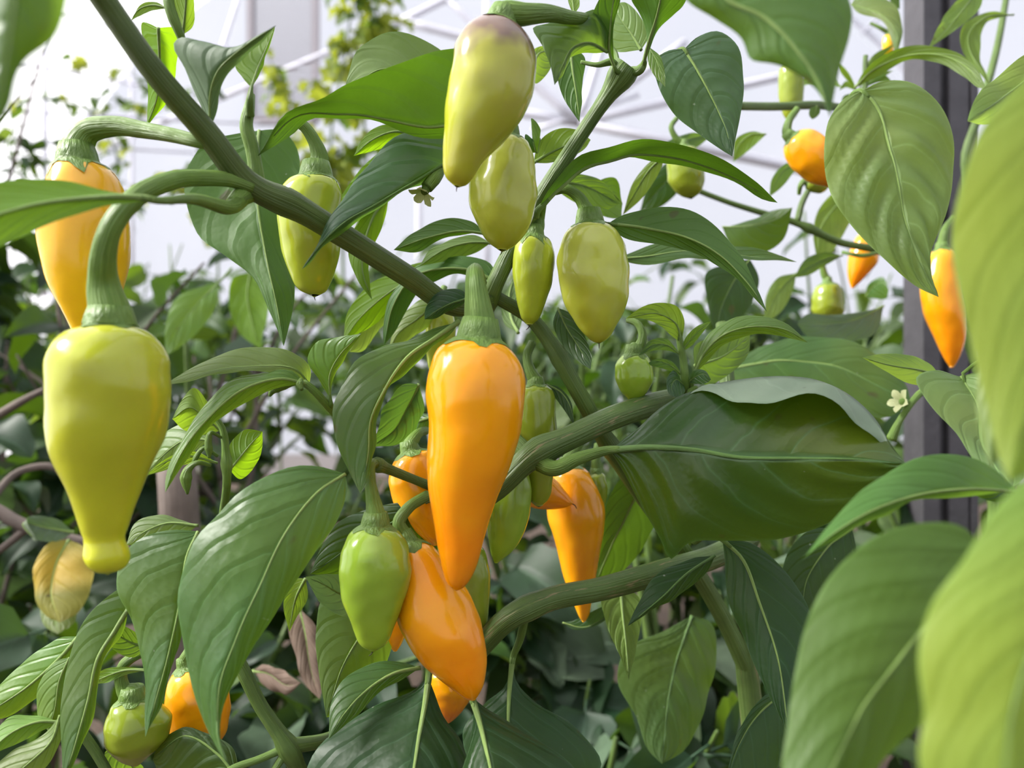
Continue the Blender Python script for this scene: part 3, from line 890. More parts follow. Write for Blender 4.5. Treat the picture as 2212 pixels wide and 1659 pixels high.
pepper('green pepper on a hooked stalk at the bottom left corner', 'p_olive', .27,
       rows=[(1508, 262, 312), (1516, 248, 326), (1535, 238, 348), (1560, 232, 364), (1590, 234, 362), (1615, 246, 344), (1638, 266, 318), (1652, 284, 302)],
       stalk=[(330, 1408, .5), (300, 1414), (268, 1436), (261, 1470), (276, 1498)], sr=(9, 10, 12, 14, 24), cal=.55, style=False, group=G_G)
pepper('orange pepper behind leaves at the bottom left', 'p_amber', .292,
       rows=[(1442, 380, 420), (1450, 370, 450), (1475, 361, 478), (1510, 360, 492), (1545, 366, 496), (1575, 378, 494), (1600, 398, 486), (1620, 428, 466)],
       stalk=[(430, 1370, .5), (408, 1410)], sr=(9, 14), cal=.5, style=False, group=G_O)
pepper('deep orange pepper between the leaves at the bottom centre', 'p_orange', .30,
       rows=[(1440, 930, 1000), (1455, 922, 1016), (1480, 925, 1024), (1510, 935, 1016), (1535, 946, 1000), (1553, 958, 982), (1561, 966, 972)], stalk=[(990, 1380, .5), (968, 1420)], sr=(8, 12), style=False, group=G_O)
pepper('slim green pepper behind the fold of the leaf left of centre', 'p_green', .33,
       rows=[(668, 935, 968), (676, 926, 978), (705, 920, 984), (740, 918, 980), (775, 922, 968), (805, 930, 952), (818, 938, 944)], stalk=[(960, 620, .4), (952, 650)], sr=(7, 10), style=False, group=G_G)
pepper('small orange pepper sliver showing below the fresh green pepper', 'p_amber', .288,
       rows=[(1310, 835, 870), (1330, 826, 880), (1360, 828, 880), (1390, 838, 868), (1406, 850, 858)], stalk=[(870, 1260, .4), (856, 1296)], sr=(7, 10), style=False, group=G_O)

# fruits of the plant by the post
G_B = 'peppers of the plant by the post'
pepper('orange pepper slanting behind the round leaf at the upper right', 'p_orange', .40,
       A=(1708, 296), B=(1822, 402), prof=[(0, 0, 12), (.05, 0, 28), (.2, 0, 41), (.4, 0, 46), (.6, 0, 42), (.8, 0, 28), (.95, 0, 12), (1, 0, 3)],
       stalk=[(1722, 235, .3), (1704, 262), (1700, 282)], sr=(7, 8, 12), cal=.5, style=False, group=G_B)
pepper('long orange pepper hanging against the dark steel post', 'p_orange', .45,
       rows=[(538, 2020, 2050), (546, 2010, 2060), (575, 1998, 2068), (620, 1990, 2074), (665, 1996, 2080), (705, 2012, 2084), (745, 2028, 2080), (775, 2042, 2070), (793, 2052, 2060)],
       stalk=[(2060, 470, .8), (2040, 500), (2036, 525)], sr=(6, 7, 12), cal=.5, style=False, group=G_B)
pepper('small orange pepper crossed by a thin stem left of the post', 'p_orange', .50,
       A=(1880, 500), B=(1843, 622), prof=[(0, 0, 9), (.06, 0, 18), (.25, 0, 27), (.45, -2, 30), (.65, 0, 24), (.85, 2, 14), (1, 2, 3)], stalk=[(1905, 470, .3), (1888, 485)], sr=(4, 8), style=False, group=G_B)
pepper('blunt green pepper hanging in the shade left of the post', 'p_olive', .52,
       rows=[(612, 1775, 1800), (618, 1764, 1812), (640, 1756, 1820), (665, 1755, 1823), (682, 1764, 1818), (692, 1780, 1804)], stalk=[(1800, 540, .3), (1778, 560), (1780, 590)], sr=(6, 6, 9), style=False, group=G_B)
pepper('green pepper under the long arching leaf at the upper right', 'p_olive', .42,
       rows=[(318, 1465, 1490), (326, 1450, 1504), (350, 1440, 1516), (380, 1442, 1521), (405, 1455, 1520), (420, 1472, 1512), (427, 1486, 1500)], stalk=[(1462, 255, .3), (1450, 275), (1462, 300)], sr=(5, 6, 9), style=False, group=G_B)
pepper('narrow olive pepper hanging behind the blurred top leaf', 'p_olive', .46,
       rows=[(140, 1690, 1720), (150, 1684, 1730), (180, 1682, 1736), (215, 1684, 1734), (245, 1692, 1724), (262, 1702, 1712)], stalk=[(1715, 80, .3), (1708, 115)], sr=(5, 8), style=False, group=G_B)
pepper('tiny yellow pepper tip beside the top of the post', 'p_yellow', .50,
       rows=[(74, 1914, 1922), (80, 1909, 1927), (95, 1907, 1931), (112, 1908, 1929), (122, 1914, 1922)], stalk=[(1880, 50, .3), (1904, 62)], sr=(3, 5), style=False, group=G_B)
pepper('dark green pepper stub below the slanting orange one', 'p_olive', .44,
       A=(1742, 392), B=(1788, 404), prof=[(0, 0, 8), (.1, 0, 15), (.4, 0, 19), (.7, 0, 18), (.92, 0, 11), (1, 0, 4)], stalk=[(1726, 420, .3), (1730, 400)], sr=(4, 7), style=False, group=G_B)

# ------------------------------------------------------------------ leaves of the middle plant
L = lambda *a, **k: leaf(plant, *a, **k)
# near, at the left and the top
L('mid', .105, [(60, -160), (40, -40), (20, 90), (-20, 300)], [(180, -100), (150, -20), (120, 70), (62, 125), (22, 225)], [(-90, -100), (-140, 50), (-100, 220)], 'T', ld=.6, rd=.6, rib='rib', puck=.004)
L('lit', (.188, .150), [(330, 432), (230, 428), (120, 436), (0, 462), (-160, 520)], [(260, 416), (150, 393), (60, 386), (-40, 400), (-120, 450)], [(260, 442), (170, 462), (90, 490), (0, 535), (-90, 570)],
  'U', ld=.6, rd=-.3, pet=[(522, 430, 5), (498, 448, 4), (420, 430, 2)], pr=(17, 15, 11), ribw=8)
L('grey', (.228, .215), [(452, 282, .4), (455, 200, .2), (472, 150), (530, 98), (597, 54)], [(432, 220), (400, 150), (374, 98), (386, 82), (440, 90), (495, 104), (550, 80)], [(470, 235), (480, 180), (510, 142), (560, 98)], 'T', ld=.5, rd=.5, ribw=3, pet=[(440, 310, 1.2), (448, 290, .6)], pr=(8, 7))
L('lit', (.24, .25), [(543, 190), (556, 150), (575, 105), (594, 58)], [(522, 165), (508, 142), (540, 100)], [(556, 170), (576, 120)], 'U', ld=.4, rd=.5, ribw=3, pet=[(540, 250, .3), (540, 215)], pr=(10, 8))
L('lit', (.262, .30), [(342, 60), (345, 140), (340, 210), (316, 276)], [(308, 50), (316, 130), (322, 200), (318, 250)], [(375, 60), (382, 140), (362, 215)], 'U', ld=.5, rd=.6)
L('fresh', (.25, .235), [(395, 75), (400, 30), (405, -60)], [(380, 50), (372, 10), (380, -30)], [(415, 60), (420, 10), (415, -30)], 'U', ld=.3, rd=.3)
L('fresh', (.25, .25), [(362, 18), (330, 12), (300, 22), (283, 45)], [(335, 4), (305, 10)], [(335, 22), (308, 32)], 'U', ribw=3)
# upper left of the pale peppers
L('mid', (.298, .285), [(1010, 230), (920, 170), (830, 150), (744, 205)], [(975, 130), (930, 92), (880, 73), (820, 76), (775, 105), (752, 160)], [(940, 220), (860, 210), (790, 205)], 'U', ld=.9, rd=-.5, puck=.02)
L('olive', (.272, .245), [(1130, 215, .4), (1030, 250, .2), (930, 275), (850, 262), (740, 244), (670, 240), (610, 272), (556, 338)], [(1090, 120), (1000, 104), (900, 122), (800, 160), (720, 200), (655, 225), (600, 262)],
  [(1080, 290), (975, 300), (860, 282), (760, 258), (680, 252), (630, 290), (580, 322)], 'U', ld=-.9, rd=.6, puck=.02, ribw=5)
L('blue', (.272, .232), [(1020, 335, .5), (970, 350, .3), (880, 402), (800, 448), (740, 482), (690, 532), (652, 582)], [(1000, 310), (940, 284), (880, 286), (820, 322), (770, 385), (725, 460), (680, 530)], [(970, 362), (880, 412), (800, 456), (745, 492), (700, 540)],
  'T', ld=.9, rd=1.3, puck=.008, ribw=4, rib='rib_dark')
L('lit', (.30, .292), [(900, 290), (850, 285), (800, 305), (764, 337)], [(870, 272), (810, 276), (780, 305)], [(860, 310), (810, 325)], 'U', ld=.3, rd=.4)
L('lit', (.30, .292), [(880, 330), (820, 400), (770, 450), (735, 470), (700, 500)], [(820, 330), (760, 390), (735, 430)], [(860, 400), (800, 460), (750, 490)], 'U', ld=.3, rd=.4)
L('lit', (.30, .285), [(840, 420), (806, 470), (785, 540), (784, 590), (804, 648)], [(790, 450), (762, 500), (752, 540), (770, 600)], [(835, 460), (812, 520), (796, 580)], 'U', ld=.3, rd=.4)
# the big leaf behind the hanging pepper at the left
L('olive', (.312, .285), [(560, 282), (556, 360), (558, 450), (580, 580), (600, 670), (613, 748)], [(510, 290), (440, 310), (402, 360), (402, 430), (430, 510), (490, 555), (545, 600), (585, 680)],
  [(610, 282), (640, 315), (648, 400), (640, 500), (636, 590), (632, 670)], 'U', ld=.4, rd=.8, puck=.012, ribw=4)
# around the fork
L('olive', (.305, .29), [(1050, 505), (990, 500), (920, 515), (850, 540)], [(1020, 478), (960, 474), (900, 498)], [(1020, 505), (960, 515), (900, 545)], 'U', ld=.4, rd=.2)
L('mid', (.31, .30), [(1060, 525), (1010, 525), (960, 540), (905, 575)], [(1030, 508), (980, 515), (930, 540)], [(1030, 545), (980, 560)], 'U', ld=.4, rd=.2)
L('olive', (.297, .31), [(1075, 610), (1020, 585), (960, 580), (890, 600), (850, 660), (830, 745)], [(1060, 570), (1000, 552), (940, 562), (870, 600), (842, 640), (828, 700)], [(1030, 600), (980, 592), (920, 618), (885, 660), (850, 720)], 'U', ld=.4, rd=.4)
L('lit', (.315, .32), [(1000, 580), (920, 590), (830, 640), (775, 690), (740, 740)], [(960, 560), (870, 580), (790, 620), (750, 680)], [(950, 600), (870, 650), (810, 700)], 'U', ld=.4, rd=.5)
L('pale', (.32, .325), [(960, 640), (900, 690), (860, 720), (840, 760)], [(920, 640), (870, 680), (848, 720)], [(940, 690), (890, 730)], 'T', ld=.3, rd=.4)
L('pale', (.325, .33), [(900, 610), (840, 650), (790, 700), (755, 760)], [(850, 615), (800, 650), (765, 710)], [(880, 660), (820, 710), (780, 760)], 'T', ld=.3, rd=.4)
L('dark', (.276, .268), [(1010, 645), (975, 655), (945, 670), (917, 690)], [(1000, 628), (970, 624), (938, 638), (920, 665)], [(1000, 658), (970, 672), (940, 688)], 'T', ld=.4, rd=.2, ribw=3, rib='rib_dark')
# the drooping leaf left of the central pepper
L('mid', (.279, .243), [(992, 694), (940, 730, -.3), (880, 772, -.6), (832, 840, -.9), (800, 910, -.7), (795, 980, -.4), (778, 1066)], [(955, 706), (880, 735), (800, 758), (752, 805), (722, 870), (726, 945), (748, 1010)],
  [(965, 728), (910, 772), (850, 830), (815, 900), (808, 980), (792, 1045)], 'T', ld=.5, rd=.8, cup=.14, wav=.03, puck=.02, ribw=6, wk=3)
L('blue', (.292, .30), [(905, 830), (880, 880), (850, 930), (800, 965)], [(870, 830), (835, 870), (815, 930)], [(915, 890), (890, 940), (840, 965)], 'T', ld=-.8, rd=.6, cup=.3, wav=.06)
L('mid', (.30, .31), [(935, 900), (880, 920), (830, 950)], [(900, 890), (860, 905)], [(920, 935), (870, 955)], 'T', ld=.4)
# left shoot
L('pale', (.268, .25), [(668, 832, .2), (640, 800), (560, 790), (460, 798), (356, 832)], [(668, 792), (630, 760), (560, 750), (490, 760), (420, 790)], [(640, 815), (560, 803), (460, 808), (400, 826)], 'T', ld=.7, rd=-.2, ribw=3, pet=[(674, 845, .2), (672, 838)], pr=(6, 5))
L('fresh', (.262, .235), [(660, 828), (610, 818), (545, 832), (475, 878), (418, 940), (380, 1000), (357, 1064)], [(630, 802), (560, 804), (490, 832), (425, 898), (380, 975), (358, 1035)], [(610, 838), (550, 856), (480, 902), (428, 955), (388, 1015)], 'T', ld=.7, rd=.5, ribw=4, cup=.05)
L('fresh', (.268, .262), [(713, 862), (712, 810), (735, 765), (780, 721)], [(690, 822), (664, 778), (684, 740), (730, 728)], [(722, 815), (745, 775)], 'T', ld=.3, rd=.3, ribw=3, pet=[(716, 885, .3), (714, 872)], pr=(7, 6))
L('lit', (.266, .28), [(496, 1015), (520, 985), (545, 955), (567, 932)], [(497, 960), (530, 928)], [(520, 1035), (555, 1000), (566, 965)], 'U', ld=.2, rd=.4, ribw=3)
L('fresh', (.27, .262), [(476, 930), (440, 900), (410, 880), (372, 905)], [(450, 870), (418, 838), (395, 860)], [(440, 940), (400, 930)], 'U', ld=.4, rd=.4, ribw=3)
L('pale', (.275, .28), [(455, 950), (400, 950), (350, 985), (310, 1030)], [(420, 915), (360, 930), (330, 975)], [(420, 975), (370, 1010)], 'T', ld=.5, rd=.2, ribw=3)
L('fresh', (.272, .26), [(470, 1000), (400, 985), (350, 1002), (312, 1026)], [(420, 975), (370, 985)], [(420, 1000), (360, 1015)], 'U', ribw=3)
# big lower left leaves
L('mid', (.236, .205), [(746, 1024, .4), (690, 1060, .1), (630, 1130, -.2), (565, 1255, -.3), (510, 1380, -.2), (474, 1490), (470, 1580), (487, 1648)], [(700, 1010), (640, 1007), (560, 1036), (480, 1100), (418, 1165), (392, 1260), (392, 1370), (412, 1480), (445, 1580)],
  [(750, 1060), (728, 1125), (660, 1225), (590, 1330), (530, 1420), (495, 1500), (478, 1580)], 'T', ld=.9, rd=.6, cup=.16, puck=.03, ribw=4, wav=.015)
L('mid', (.252, .232), [(428, 1148, .3), (405, 1200), (392, 1270), (378, 1350), (352, 1460), (314, 1592)], [(370, 1146), (300, 1165), (256, 1208), (252, 1262), (282, 1330), (303, 1410), (314, 1500)], [(425, 1180), (408, 1250), (400, 1330), (378, 1420), (350, 1510)],
  'T', ld=.7, rd=.4, cup=.14, puck=.035, ribw=4, wav=.03, pet=[(440, 1100, .8), (380, 1092, .5), (300, 1108, -1)][:0] or None)
L('pale', (.262, .258), [(428, 1135), (360, 1130), (310, 1150), (272, 1178)], [(390, 1122), (340, 1112), (295, 1128)], [(390, 1160), (330, 1175)], 'T', ld=.3)
L('mid', (.258, .24), [(278, 1314), (248, 1362), (212, 1420), (190, 1510), (165, 1600), (136, 1690)], [(270, 1270), (215, 1305), (165, 1372), (140, 1450), (134, 1560), (132, 1630)], [(268, 1360), (228, 1420), (208, 1510), (185, 1590), (150, 1670)], 'T', ld=.5, rd=.5, puck=.03, ribw=6)
L('fresh', (.275, .27), [(170, 1375), (120, 1430), (50, 1490), (-60, 1560)], [(130, 1378), (70, 1415), (10, 1470), (-40, 1520)], [(150, 1440), (90, 1500), (10, 1550)], 'T', ld=.5, rd=.4, ribw=5)
L('fresh', (.27, .262), [(150, 1420), (128, 1470), (118, 1530), (104, 1580)], [(118, 1430), (84, 1480), (80, 1540)], [(150, 1480), (136, 1540)], 'T', ld=.4, rd=.3, ribw=3)
L('fresh', (.262, .25), [(130, 1560), (80, 1560), (30, 1580), (-40, 1640)], [(80, 1545), (20, 1550), (-20, 1600)], [(90, 1580), (40, 1605)], 'U', ld=.4, rd=.2)
L('pale', (.256, .245), [(130, 1545), (110, 1600), (60, 1650), (-20, 1710)], [(90, 1590), (30, 1620), (-20, 1670)], [(132, 1600), (90, 1665)], 'T', ld=.4, rd=.3)
L('fresh', (.265, .27), [(320, 1447), (270, 1447), (220, 1465), (190, 1478)], [(270, 1440), (220, 1448)], [(270, 1458), (230, 1475)], 'U')
L('mid', (.268, .262), [(330, 1395), (290, 1390), (250, 1370), (222, 1355)], [(300, 1370), (260, 1350)], [(290, 1420), (240, 1400)], 'T')
L('mid', (.262, .27), [(520, 1690), (470, 1630), (400, 1590), (330, 1640)], [(500, 1610), (450, 1585), (395, 1572), (350, 1598)], [(470, 1680), (400, 1690), (350, 1680)], 'T', ld=.5, rd=.1, puck=.05, cup=.2)
L('mid', (.285, .30), [(260, 1600), (275, 1640), (300, 1680)], [(225, 1632), (250, 1670)], [(290, 1640), (310, 1660)], 'T')
# bottom centre
L('dark', (.268, .225), [(926, 1462), (918, 1520), (905, 1590), (890, 1680), (870, 1790)], [(895, 1490), (820, 1520), (740, 1570), (670, 1640), (650, 1720), (740, 1780)], [(935, 1490), (955, 1545), (998, 1610), (1015, 1670), (960, 1760)], 'T', ld=.9, rd=.8, ribw=8, rib='rib', pet=[(928, 1420, 1), (927, 1445, .4)], pr=(9, 9), puck=.02)
L('dark', (.262, .22), [(1020, 1506), (1036, 1560), (1055, 1640), (1080, 1760)], [(1024, 1545), (1018, 1600), (990, 1680), (1010, 1740)], [(1050, 1530), (1120, 1572), (1190, 1615), (1250, 1680), (1190, 1750)], 'T', ld=.7, rd=.9, ribw=8, pet=[(1030, 1430, 2), (1020, 1470, .8)], pr=(9, 9), puck=.02)
L('dark', (.295, .27), [(1108, 1420), (1100, 1500), (1098, 1580), (1110, 1700)], [(1085, 1490), (1050, 1520), (1000, 1580), (1020, 1660)], [(1118, 1480), (1160, 1520), (1240, 1570), (1300, 1650), (1240, 1720)], 'T', ld=.6, rd=.7, ribw=7, pet=[(1140, 1312, -1.0), (1132, 1345, -.6), (1122, 1385, -.2)], pr=(9, 9))
L('mid', (.27, .248), [(908, 1442), (850, 1455), (795, 1488), (745, 1540), (710, 1596)], [(860, 1430), (790, 1436), (740, 1470), (714, 1530)], [(870, 1466), (815, 1500), (765, 1550)], 'T', ld=.6, rd=.2, ribw=5, puck=.03)
L('mid', (.285, .27), [(830, 1300), (780, 1370), (740, 1440), (705, 1550)], [(770, 1290), (700, 1290), (682, 1370), (690, 1460)], [(850, 1380), (820, 1460), (760, 1540)], 'T', ld=.3, rd=.6, ribw=4)
L('grey', (.278, .262), [(780, 1300), (730, 1280), (690, 1258), (660, 1246)], [(760, 1250), (710, 1240)], [(750, 1330), (700, 1310)], 'T', cup=.2)
L('dark', (.272, .28), [(950, 1070), (880, 1110), (790, 1160), (670, 1240)], [(900, 1080), (800, 1098), (730, 1130), (690, 1190)], [(940, 1120), (930, 1180), (850, 1230), (760, 1245)], 'T', ld=.2, rd=.9, rib='rib_dark', ribw=4)
L('dark', (.29, .31), [(950, 1130), (925, 1180), (905, 1230), (890, 1290)], [(915, 1140), (890, 1190), (880, 1250)], [(945, 1190), (930, 1250)], 'T')
L('fresh', (.29, .30), [(660, 1250), (640, 1290), (625, 1365)], [(640, 1250), (612, 1300)], [(665, 1290), (640, 1335)], 'U')
# right of centre
L('rolled', (.268, .232), [(1318, 972, .5), (1400, 966, .2), (1500, 972), (1600, 988, -.2), (1720, 990, -.1), (1850, 992), (1957, 1002)],
  [(1345, 1015), (1385, 1090), (1425, 1165), (1447, 1208), (1490, 1172), (1570, 1168), (1670, 1165), (1770, 1140), (1850, 1100), (1920, 1050)],
  [(1370, 932), (1430, 878), (1510, 838), (1600, 818), (1690, 811), (1760, 818), (1830, 848), (1888, 900), (1925, 960)], 'T', ld=.9, rd=1.5, cup=.12, puck=.035, ribw=9, rib='rib_dark', nu=48, nh=13,
  R2=[(1372, 934, 1.2), (1432, 882, 1.3), (1512, 846, 1.2), (1575, 862, .2), (1640, 876, -.3), (1700, 858, -.2), (1760, 850, -.2), (1815, 880, -.1), (1868, 928, .2), (1918, 972, .6)],
  pet=[(1168, 1000, .6), (1196, 1012, .3), (1250, 990, .3)], pr=(20, 17, 13), wav=.012, label='large dark glossy leaf with its upper edge rolled over')
L('dark', (.33, .36), [(1400, 1010), (1360, 1100), (1320, 1180), (1285, 1265)], [(1345, 1030), (1310, 1090), (1295, 1180)], [(1440, 1080), (1400, 1160), (1340, 1240)], 'U', rd=.8)
L('mid', (.42, .40), [(1560, 800), (1680, 780), (1800, 790), (1970, 870)], [(1590, 775), (1660, 745), (1740, 727), (1830, 735), (1905, 775), (1955, 830)], [(1600, 850), (1700, 880), (1820, 890), (1920, 900)], 'T', ld=1.0, rd=-.6, nu=40)
L('olive', (.272, .29), [(1160, 458, .2), (1205, 408), (1260, 366), (1340, 340), (1440, 338), (1530, 362), (1610, 395), (1680, 438)], [(1190, 400), (1232, 350), (1290, 318), (1380, 309), (1470, 312), (1560, 340), (1630, 390)],
  [(1225, 395), (1275, 364), (1340, 347), (1440, 350), (1530, 374), (1600, 402), (1650, 430)], 'U', ld=-.9, rd=.5, ribw=5, pet=[(1156, 470, .3)], pr=(9, 7))
L('olive', (.282, .26), [(1312, 484), (1400, 494), (1480, 512), (1560, 556), (1615, 612), (1657, 674)], [(1350, 462), (1430, 449), (1490, 452), (1550, 490), (1600, 552), (1635, 620)], [(1345, 512), (1420, 528), (1500, 548), (1570, 585), (1625, 640)], 'U', ld=.5, rd=.3, ribw=4, pet=[(1270, 500, .8), (1295, 488, .3)], pr=(7, 6), rib='rib')
L('mid', (.32, .33), [(1330, 560), (1420, 550), (1530, 540), (1620, 552), (1722, 566)], [(1400, 530), (1480, 525), (1600, 532), (1660, 545)], [(1400, 572), (1480, 560), (1600, 560)], 'T', ld=.4, rd=-.3, ribw=3)
L('fresh', (.30, .295), [(1152, 352), (1190, 330), (1235, 310), (1276, 302)], [(1165, 305), (1200, 280), (1245, 280)], [(1185, 352), (1235, 338), (1265, 320)], 'U')
L('blue', (.295, .278), [(1205, 665), (1225, 710), (1250, 750), (1276, 798)], [(1195, 700), (1215, 745), (1255, 785)], [(1240, 680), (1265, 730), (1278, 770)], 'T', ribw=3)
L('dark', (.335, .36), [(1120, 720), (1105, 690), (1100, 640), (1110, 600)], [(1090, 700), (1085, 650)], [(1128, 690), (1125, 640)], 'U')
L('dark', (.30, .29), [(1180, 830), (1215, 850), (1236, 890), (1240, 920)], [(1205, 835), (1232, 865)], [(1200, 860), (1225, 895)], 'T', ribw=3)
# shoot above the barked branch
L('fresh', (.30, .292), [(1472, 742), (1460, 700), (1420, 678), (1352, 688)], [(1478, 690), (1462, 662), (1420, 654), (1385, 664)], [(1450, 725), (1420, 700), (1385, 688)], 'U', ribw=3)
L('fresh', (.30, .285), [(1498, 812), (1520, 765), (1560, 725), (1630, 705), (1700, 712), (1745, 740)], [(1508, 765), (1535, 715), (1580, 690), (1640, 682), (1700, 698)], [(1530, 778), (1570, 740), (1630, 722), (1690, 728)], 'T', ld=.5, rd=.2, ribw=3, pet=[(1496, 845, .2), (1495, 828)], pr=(6, 5))
L('mid', (.31, .325), [(1500, 790), (1560, 770), (1620, 725)], [(1500, 750), (1560, 722), (1600, 712)], [(1520, 830), (1580, 805), (1618, 760)], 'U')
L('mid', (.30, .295), [(1468, 765), (1440, 745), (1410, 745), (1380, 768)], [(1440, 732), (1405, 735)], [(1440, 757), (1410, 758)], 'T', ribw=2)
L('mid', (.30, .295), [(1475, 812), (1450, 790), (1420, 780), (1396, 786)], [(1450, 780), (1420, 775)], [(1445, 800), (1415, 792)], 'T', ribw=2)
L('blue', (.30, .29), [(1478, 832), (1460, 820), (1450, 835), (1458, 858)], [(1455, 800), (1440, 820), (1445, 850)], [(1480, 845), (1470, 855)], 'T', ribw=2)
L('blue', (.30, .29), [(1488, 825), (1505, 812), (1520, 808), (1536, 820)], [(1500, 800), (1522, 800)], [(1505, 830), (1525, 828)], 'T', ribw=2)
L('fresh', (.30, .295), [(1472, 760), (1490, 735), (1512, 712), (1536, 694)], [(1478, 735), (1505, 705)], [(1490, 750), (1515, 722)], 'T', ribw=2)
# around the top node
L('mid', (.262, .24), [(1312, 112, .2), (1270, 92), (1240, 100), (1215, 140), (1198, 184)], [(1322, 50), (1290, 20), (1240, 38), (1190, 48), (1152, 58), (1172, 100), (1190, 150)], [(1290, 115), (1255, 115), (1230, 130), (1212, 165)], 'T', ld=.3, rd=.3, cup=.2)
L('olive', (.268, .25), [(1330, 152), (1316, 110), (1318, 60), (1335, -60)], [(1310, 110), (1268, 68), (1280, 30), (1305, -20)], [(1325, 110), (1325, 60), (1340, 0)], 'U', ribw=4, pet=[(1345, 158, .3)], pr=(7, 6))
L('olive', (.268, .235), [(1390, 140), (1402, 90), (1420, 30), (1440, -80)], [(1398, 80), (1378, 30), (1362, -10), (1370, -60)], [(1415, 80), (1455, 30), (1475, 12), (1490, -30)], 'U', ld=.4, rd=.4, ribw=5, pet=[(1365, 155, .3), (1380, 152, .1)], pr=(11, 10), label='dark upright leaf at the top node')
L('pale', (.285, .29), [(1385, 108), (1365, 75), (1340, 40), (1325, 10)], [(1330, 110), (1312, 70), (1318, 30)], [(1400, 80), (1385, 40), (1350, 5)], 'T', ld=.3)
L('olive', (.29, .285), [(1232, 100), (1236, 150), (1245, 210), (1252, 264)], [(1212, 120), (1205, 170), (1222, 220)], [(1262, 120), (1258, 180), (1255, 230)], 'U', rd=.4)
L('fresh', (.28, .275), [(1400, 100), (1418, 130), (1428, 160), (1437, 188)], [(1400, 135), (1415, 165)], [(1425, 120), (1436, 155)], 'T', ribw=2)
L('fresh', (.30, .31), [(1150, 140), (1165, 115), (1190, 110)], [(1155, 105), (1175, 100)], [(1155, 180), (1188, 150)], 'U')
L('fresh', (.285, .29), [(1240, 32), (1238, 15), (1232, -40)], [(1232, 18), (1226, -10)], [(1252, 12), (1245, -20)], 'U', ribw=2)
L('dark', (.30, .29), [(1165, 300), (1160, 330), (1150, 300)], [(1168, 280), (1150, 255)], [(1140, 330), (1135, 290)], 'T')
L('blue', (.285, .275), [(1478, 106), (1510, 160), (1545, 225), (1570, 285), (1582, 338)], [(1445, 108), (1414, 130), (1420, 180), (1455, 245), (1510, 290), (1560, 325)], [(1505, 80), (1550, 68), (1592, 100), (1608, 170), (1600, 240), (1590, 295)], 'T', ld=.5, rd=.3, puck=.03, ribw=4, rib='rib', pet=[(1450, 130, 1.2), (1462, 112, .5)], pr=(6, 5))
L('mid', (.42, .44), [(1415, 350), (1440, 330), (1490, 300), (1540, 290)], [(1430, 315), (1490, 288)], [(1450, 345), (1510, 315)], 'T')
L('mid', (.33, .34), [(1175, 390), (1260, 400), (1340, 440)], [(1220, 375), (1300, 390)], [(1230, 430), (1300, 455)], 'T')
L('dark', (.34, .36), [(1270, 440), (1310, 410), (1345, 440)], [(1280, 400), (1330, 385)], [(1300, 465), (1340, 470)], 'U')
L('pale', (.33, .35), [(1440, 330), (1400, 370), (1370, 420), (1345, 465)], [(1410, 345), (1370, 390)], [(1425, 370), (1385, 430)], 'T')
L('dark', (.47, .49), [(1478, 345), (1450, 380), (1415, 420), (1382, 458)], [(1440, 352), (1400, 400)], [(1482, 385), (1450, 430), (1410, 455)], 'T', ribw=2, rib='rib_dark')
# lower right
L('dark', (.282, .25), [(1560, 1166), (1602, 1205), (1640, 1300), (1680, 1420), (1705, 1600)], [(1566, 1210), (1572, 1290), (1610, 1390), (1650, 1480), (1690, 1560)], [(1620, 1172), (1690, 1225), (1742, 1300), (1752, 1380), (1735, 1480)], 'T', ld=.5, rd=.5, ribw=5, pet=[(1500, 1170, 2), (1530, 1156, .8)], pr=(8, 7), puck=.025)
L('dark', (.285, .27), [(1545, 1200), (1490, 1235), (1430, 1290), (1356, 1352)], [(1500, 1206), (1420, 1240), (1380, 1300)], [(1520, 1245), (1460, 1290), (1400, 1325)], 'T', ribw=4, ld=.4, rd=.3, rib='rib_dark')
L('mid', (.40, .37), [(1495, 1330), (1470, 1400), (1445, 1500), (1430, 1650)], [(1430, 1365), (1350, 1405), (1334, 1470), (1375, 1550), (1400, 1620)], [(1535, 1345), (1548, 1410), (1525, 1520), (1480, 1620)], 'T', ld=.3, rd=.6, puck=.04, ribw=4, label='matt grey-green leaf with deep veins', rib='rib_dark')
L('fresh', (.33, .30), [(1340, 1265), (1345, 1330), (1352, 1400), (1358, 1470)], [(1300, 1290), (1310, 1350), (1340, 1420)], [(1380, 1290), (1386, 1340), (1372, 1410)], 'U', rd=.4, puck=.05)
L('dark', (.30, .28), [(1700, 1490), (1640, 1540), (1600, 1600), (1560, 1720)], [(1655, 1500), (1600, 1570), (1575, 1650)], [(1710, 1560), (1690, 1640), (1640, 1720)], 'T', ribw=4)
L('dark', (.33, .32), [(1840, 1140), (1790, 1180), (1740, 1260), (1735, 1340)], [(1740, 1150), (1700, 1200), (1690, 1290)], [(1850, 1200), (1820, 1260), (1780, 1320)], 'T', ribw=4)
L('blue', (.34, .33), [(1215, 1345), (1260, 1355), (1310, 1330), (1345, 1290)], [(1240, 1340), (1300, 1310)], [(1240, 1360), (1300, 1345)], 'T', ribw=2)

# buds and flowers
def bud(pts, d, rad, ends=8.0, parent=plant, name='flower_bud'):
    o = tube(name, M['stalk'], pts, d, rad, parent, seg=10, n=24)
    return o


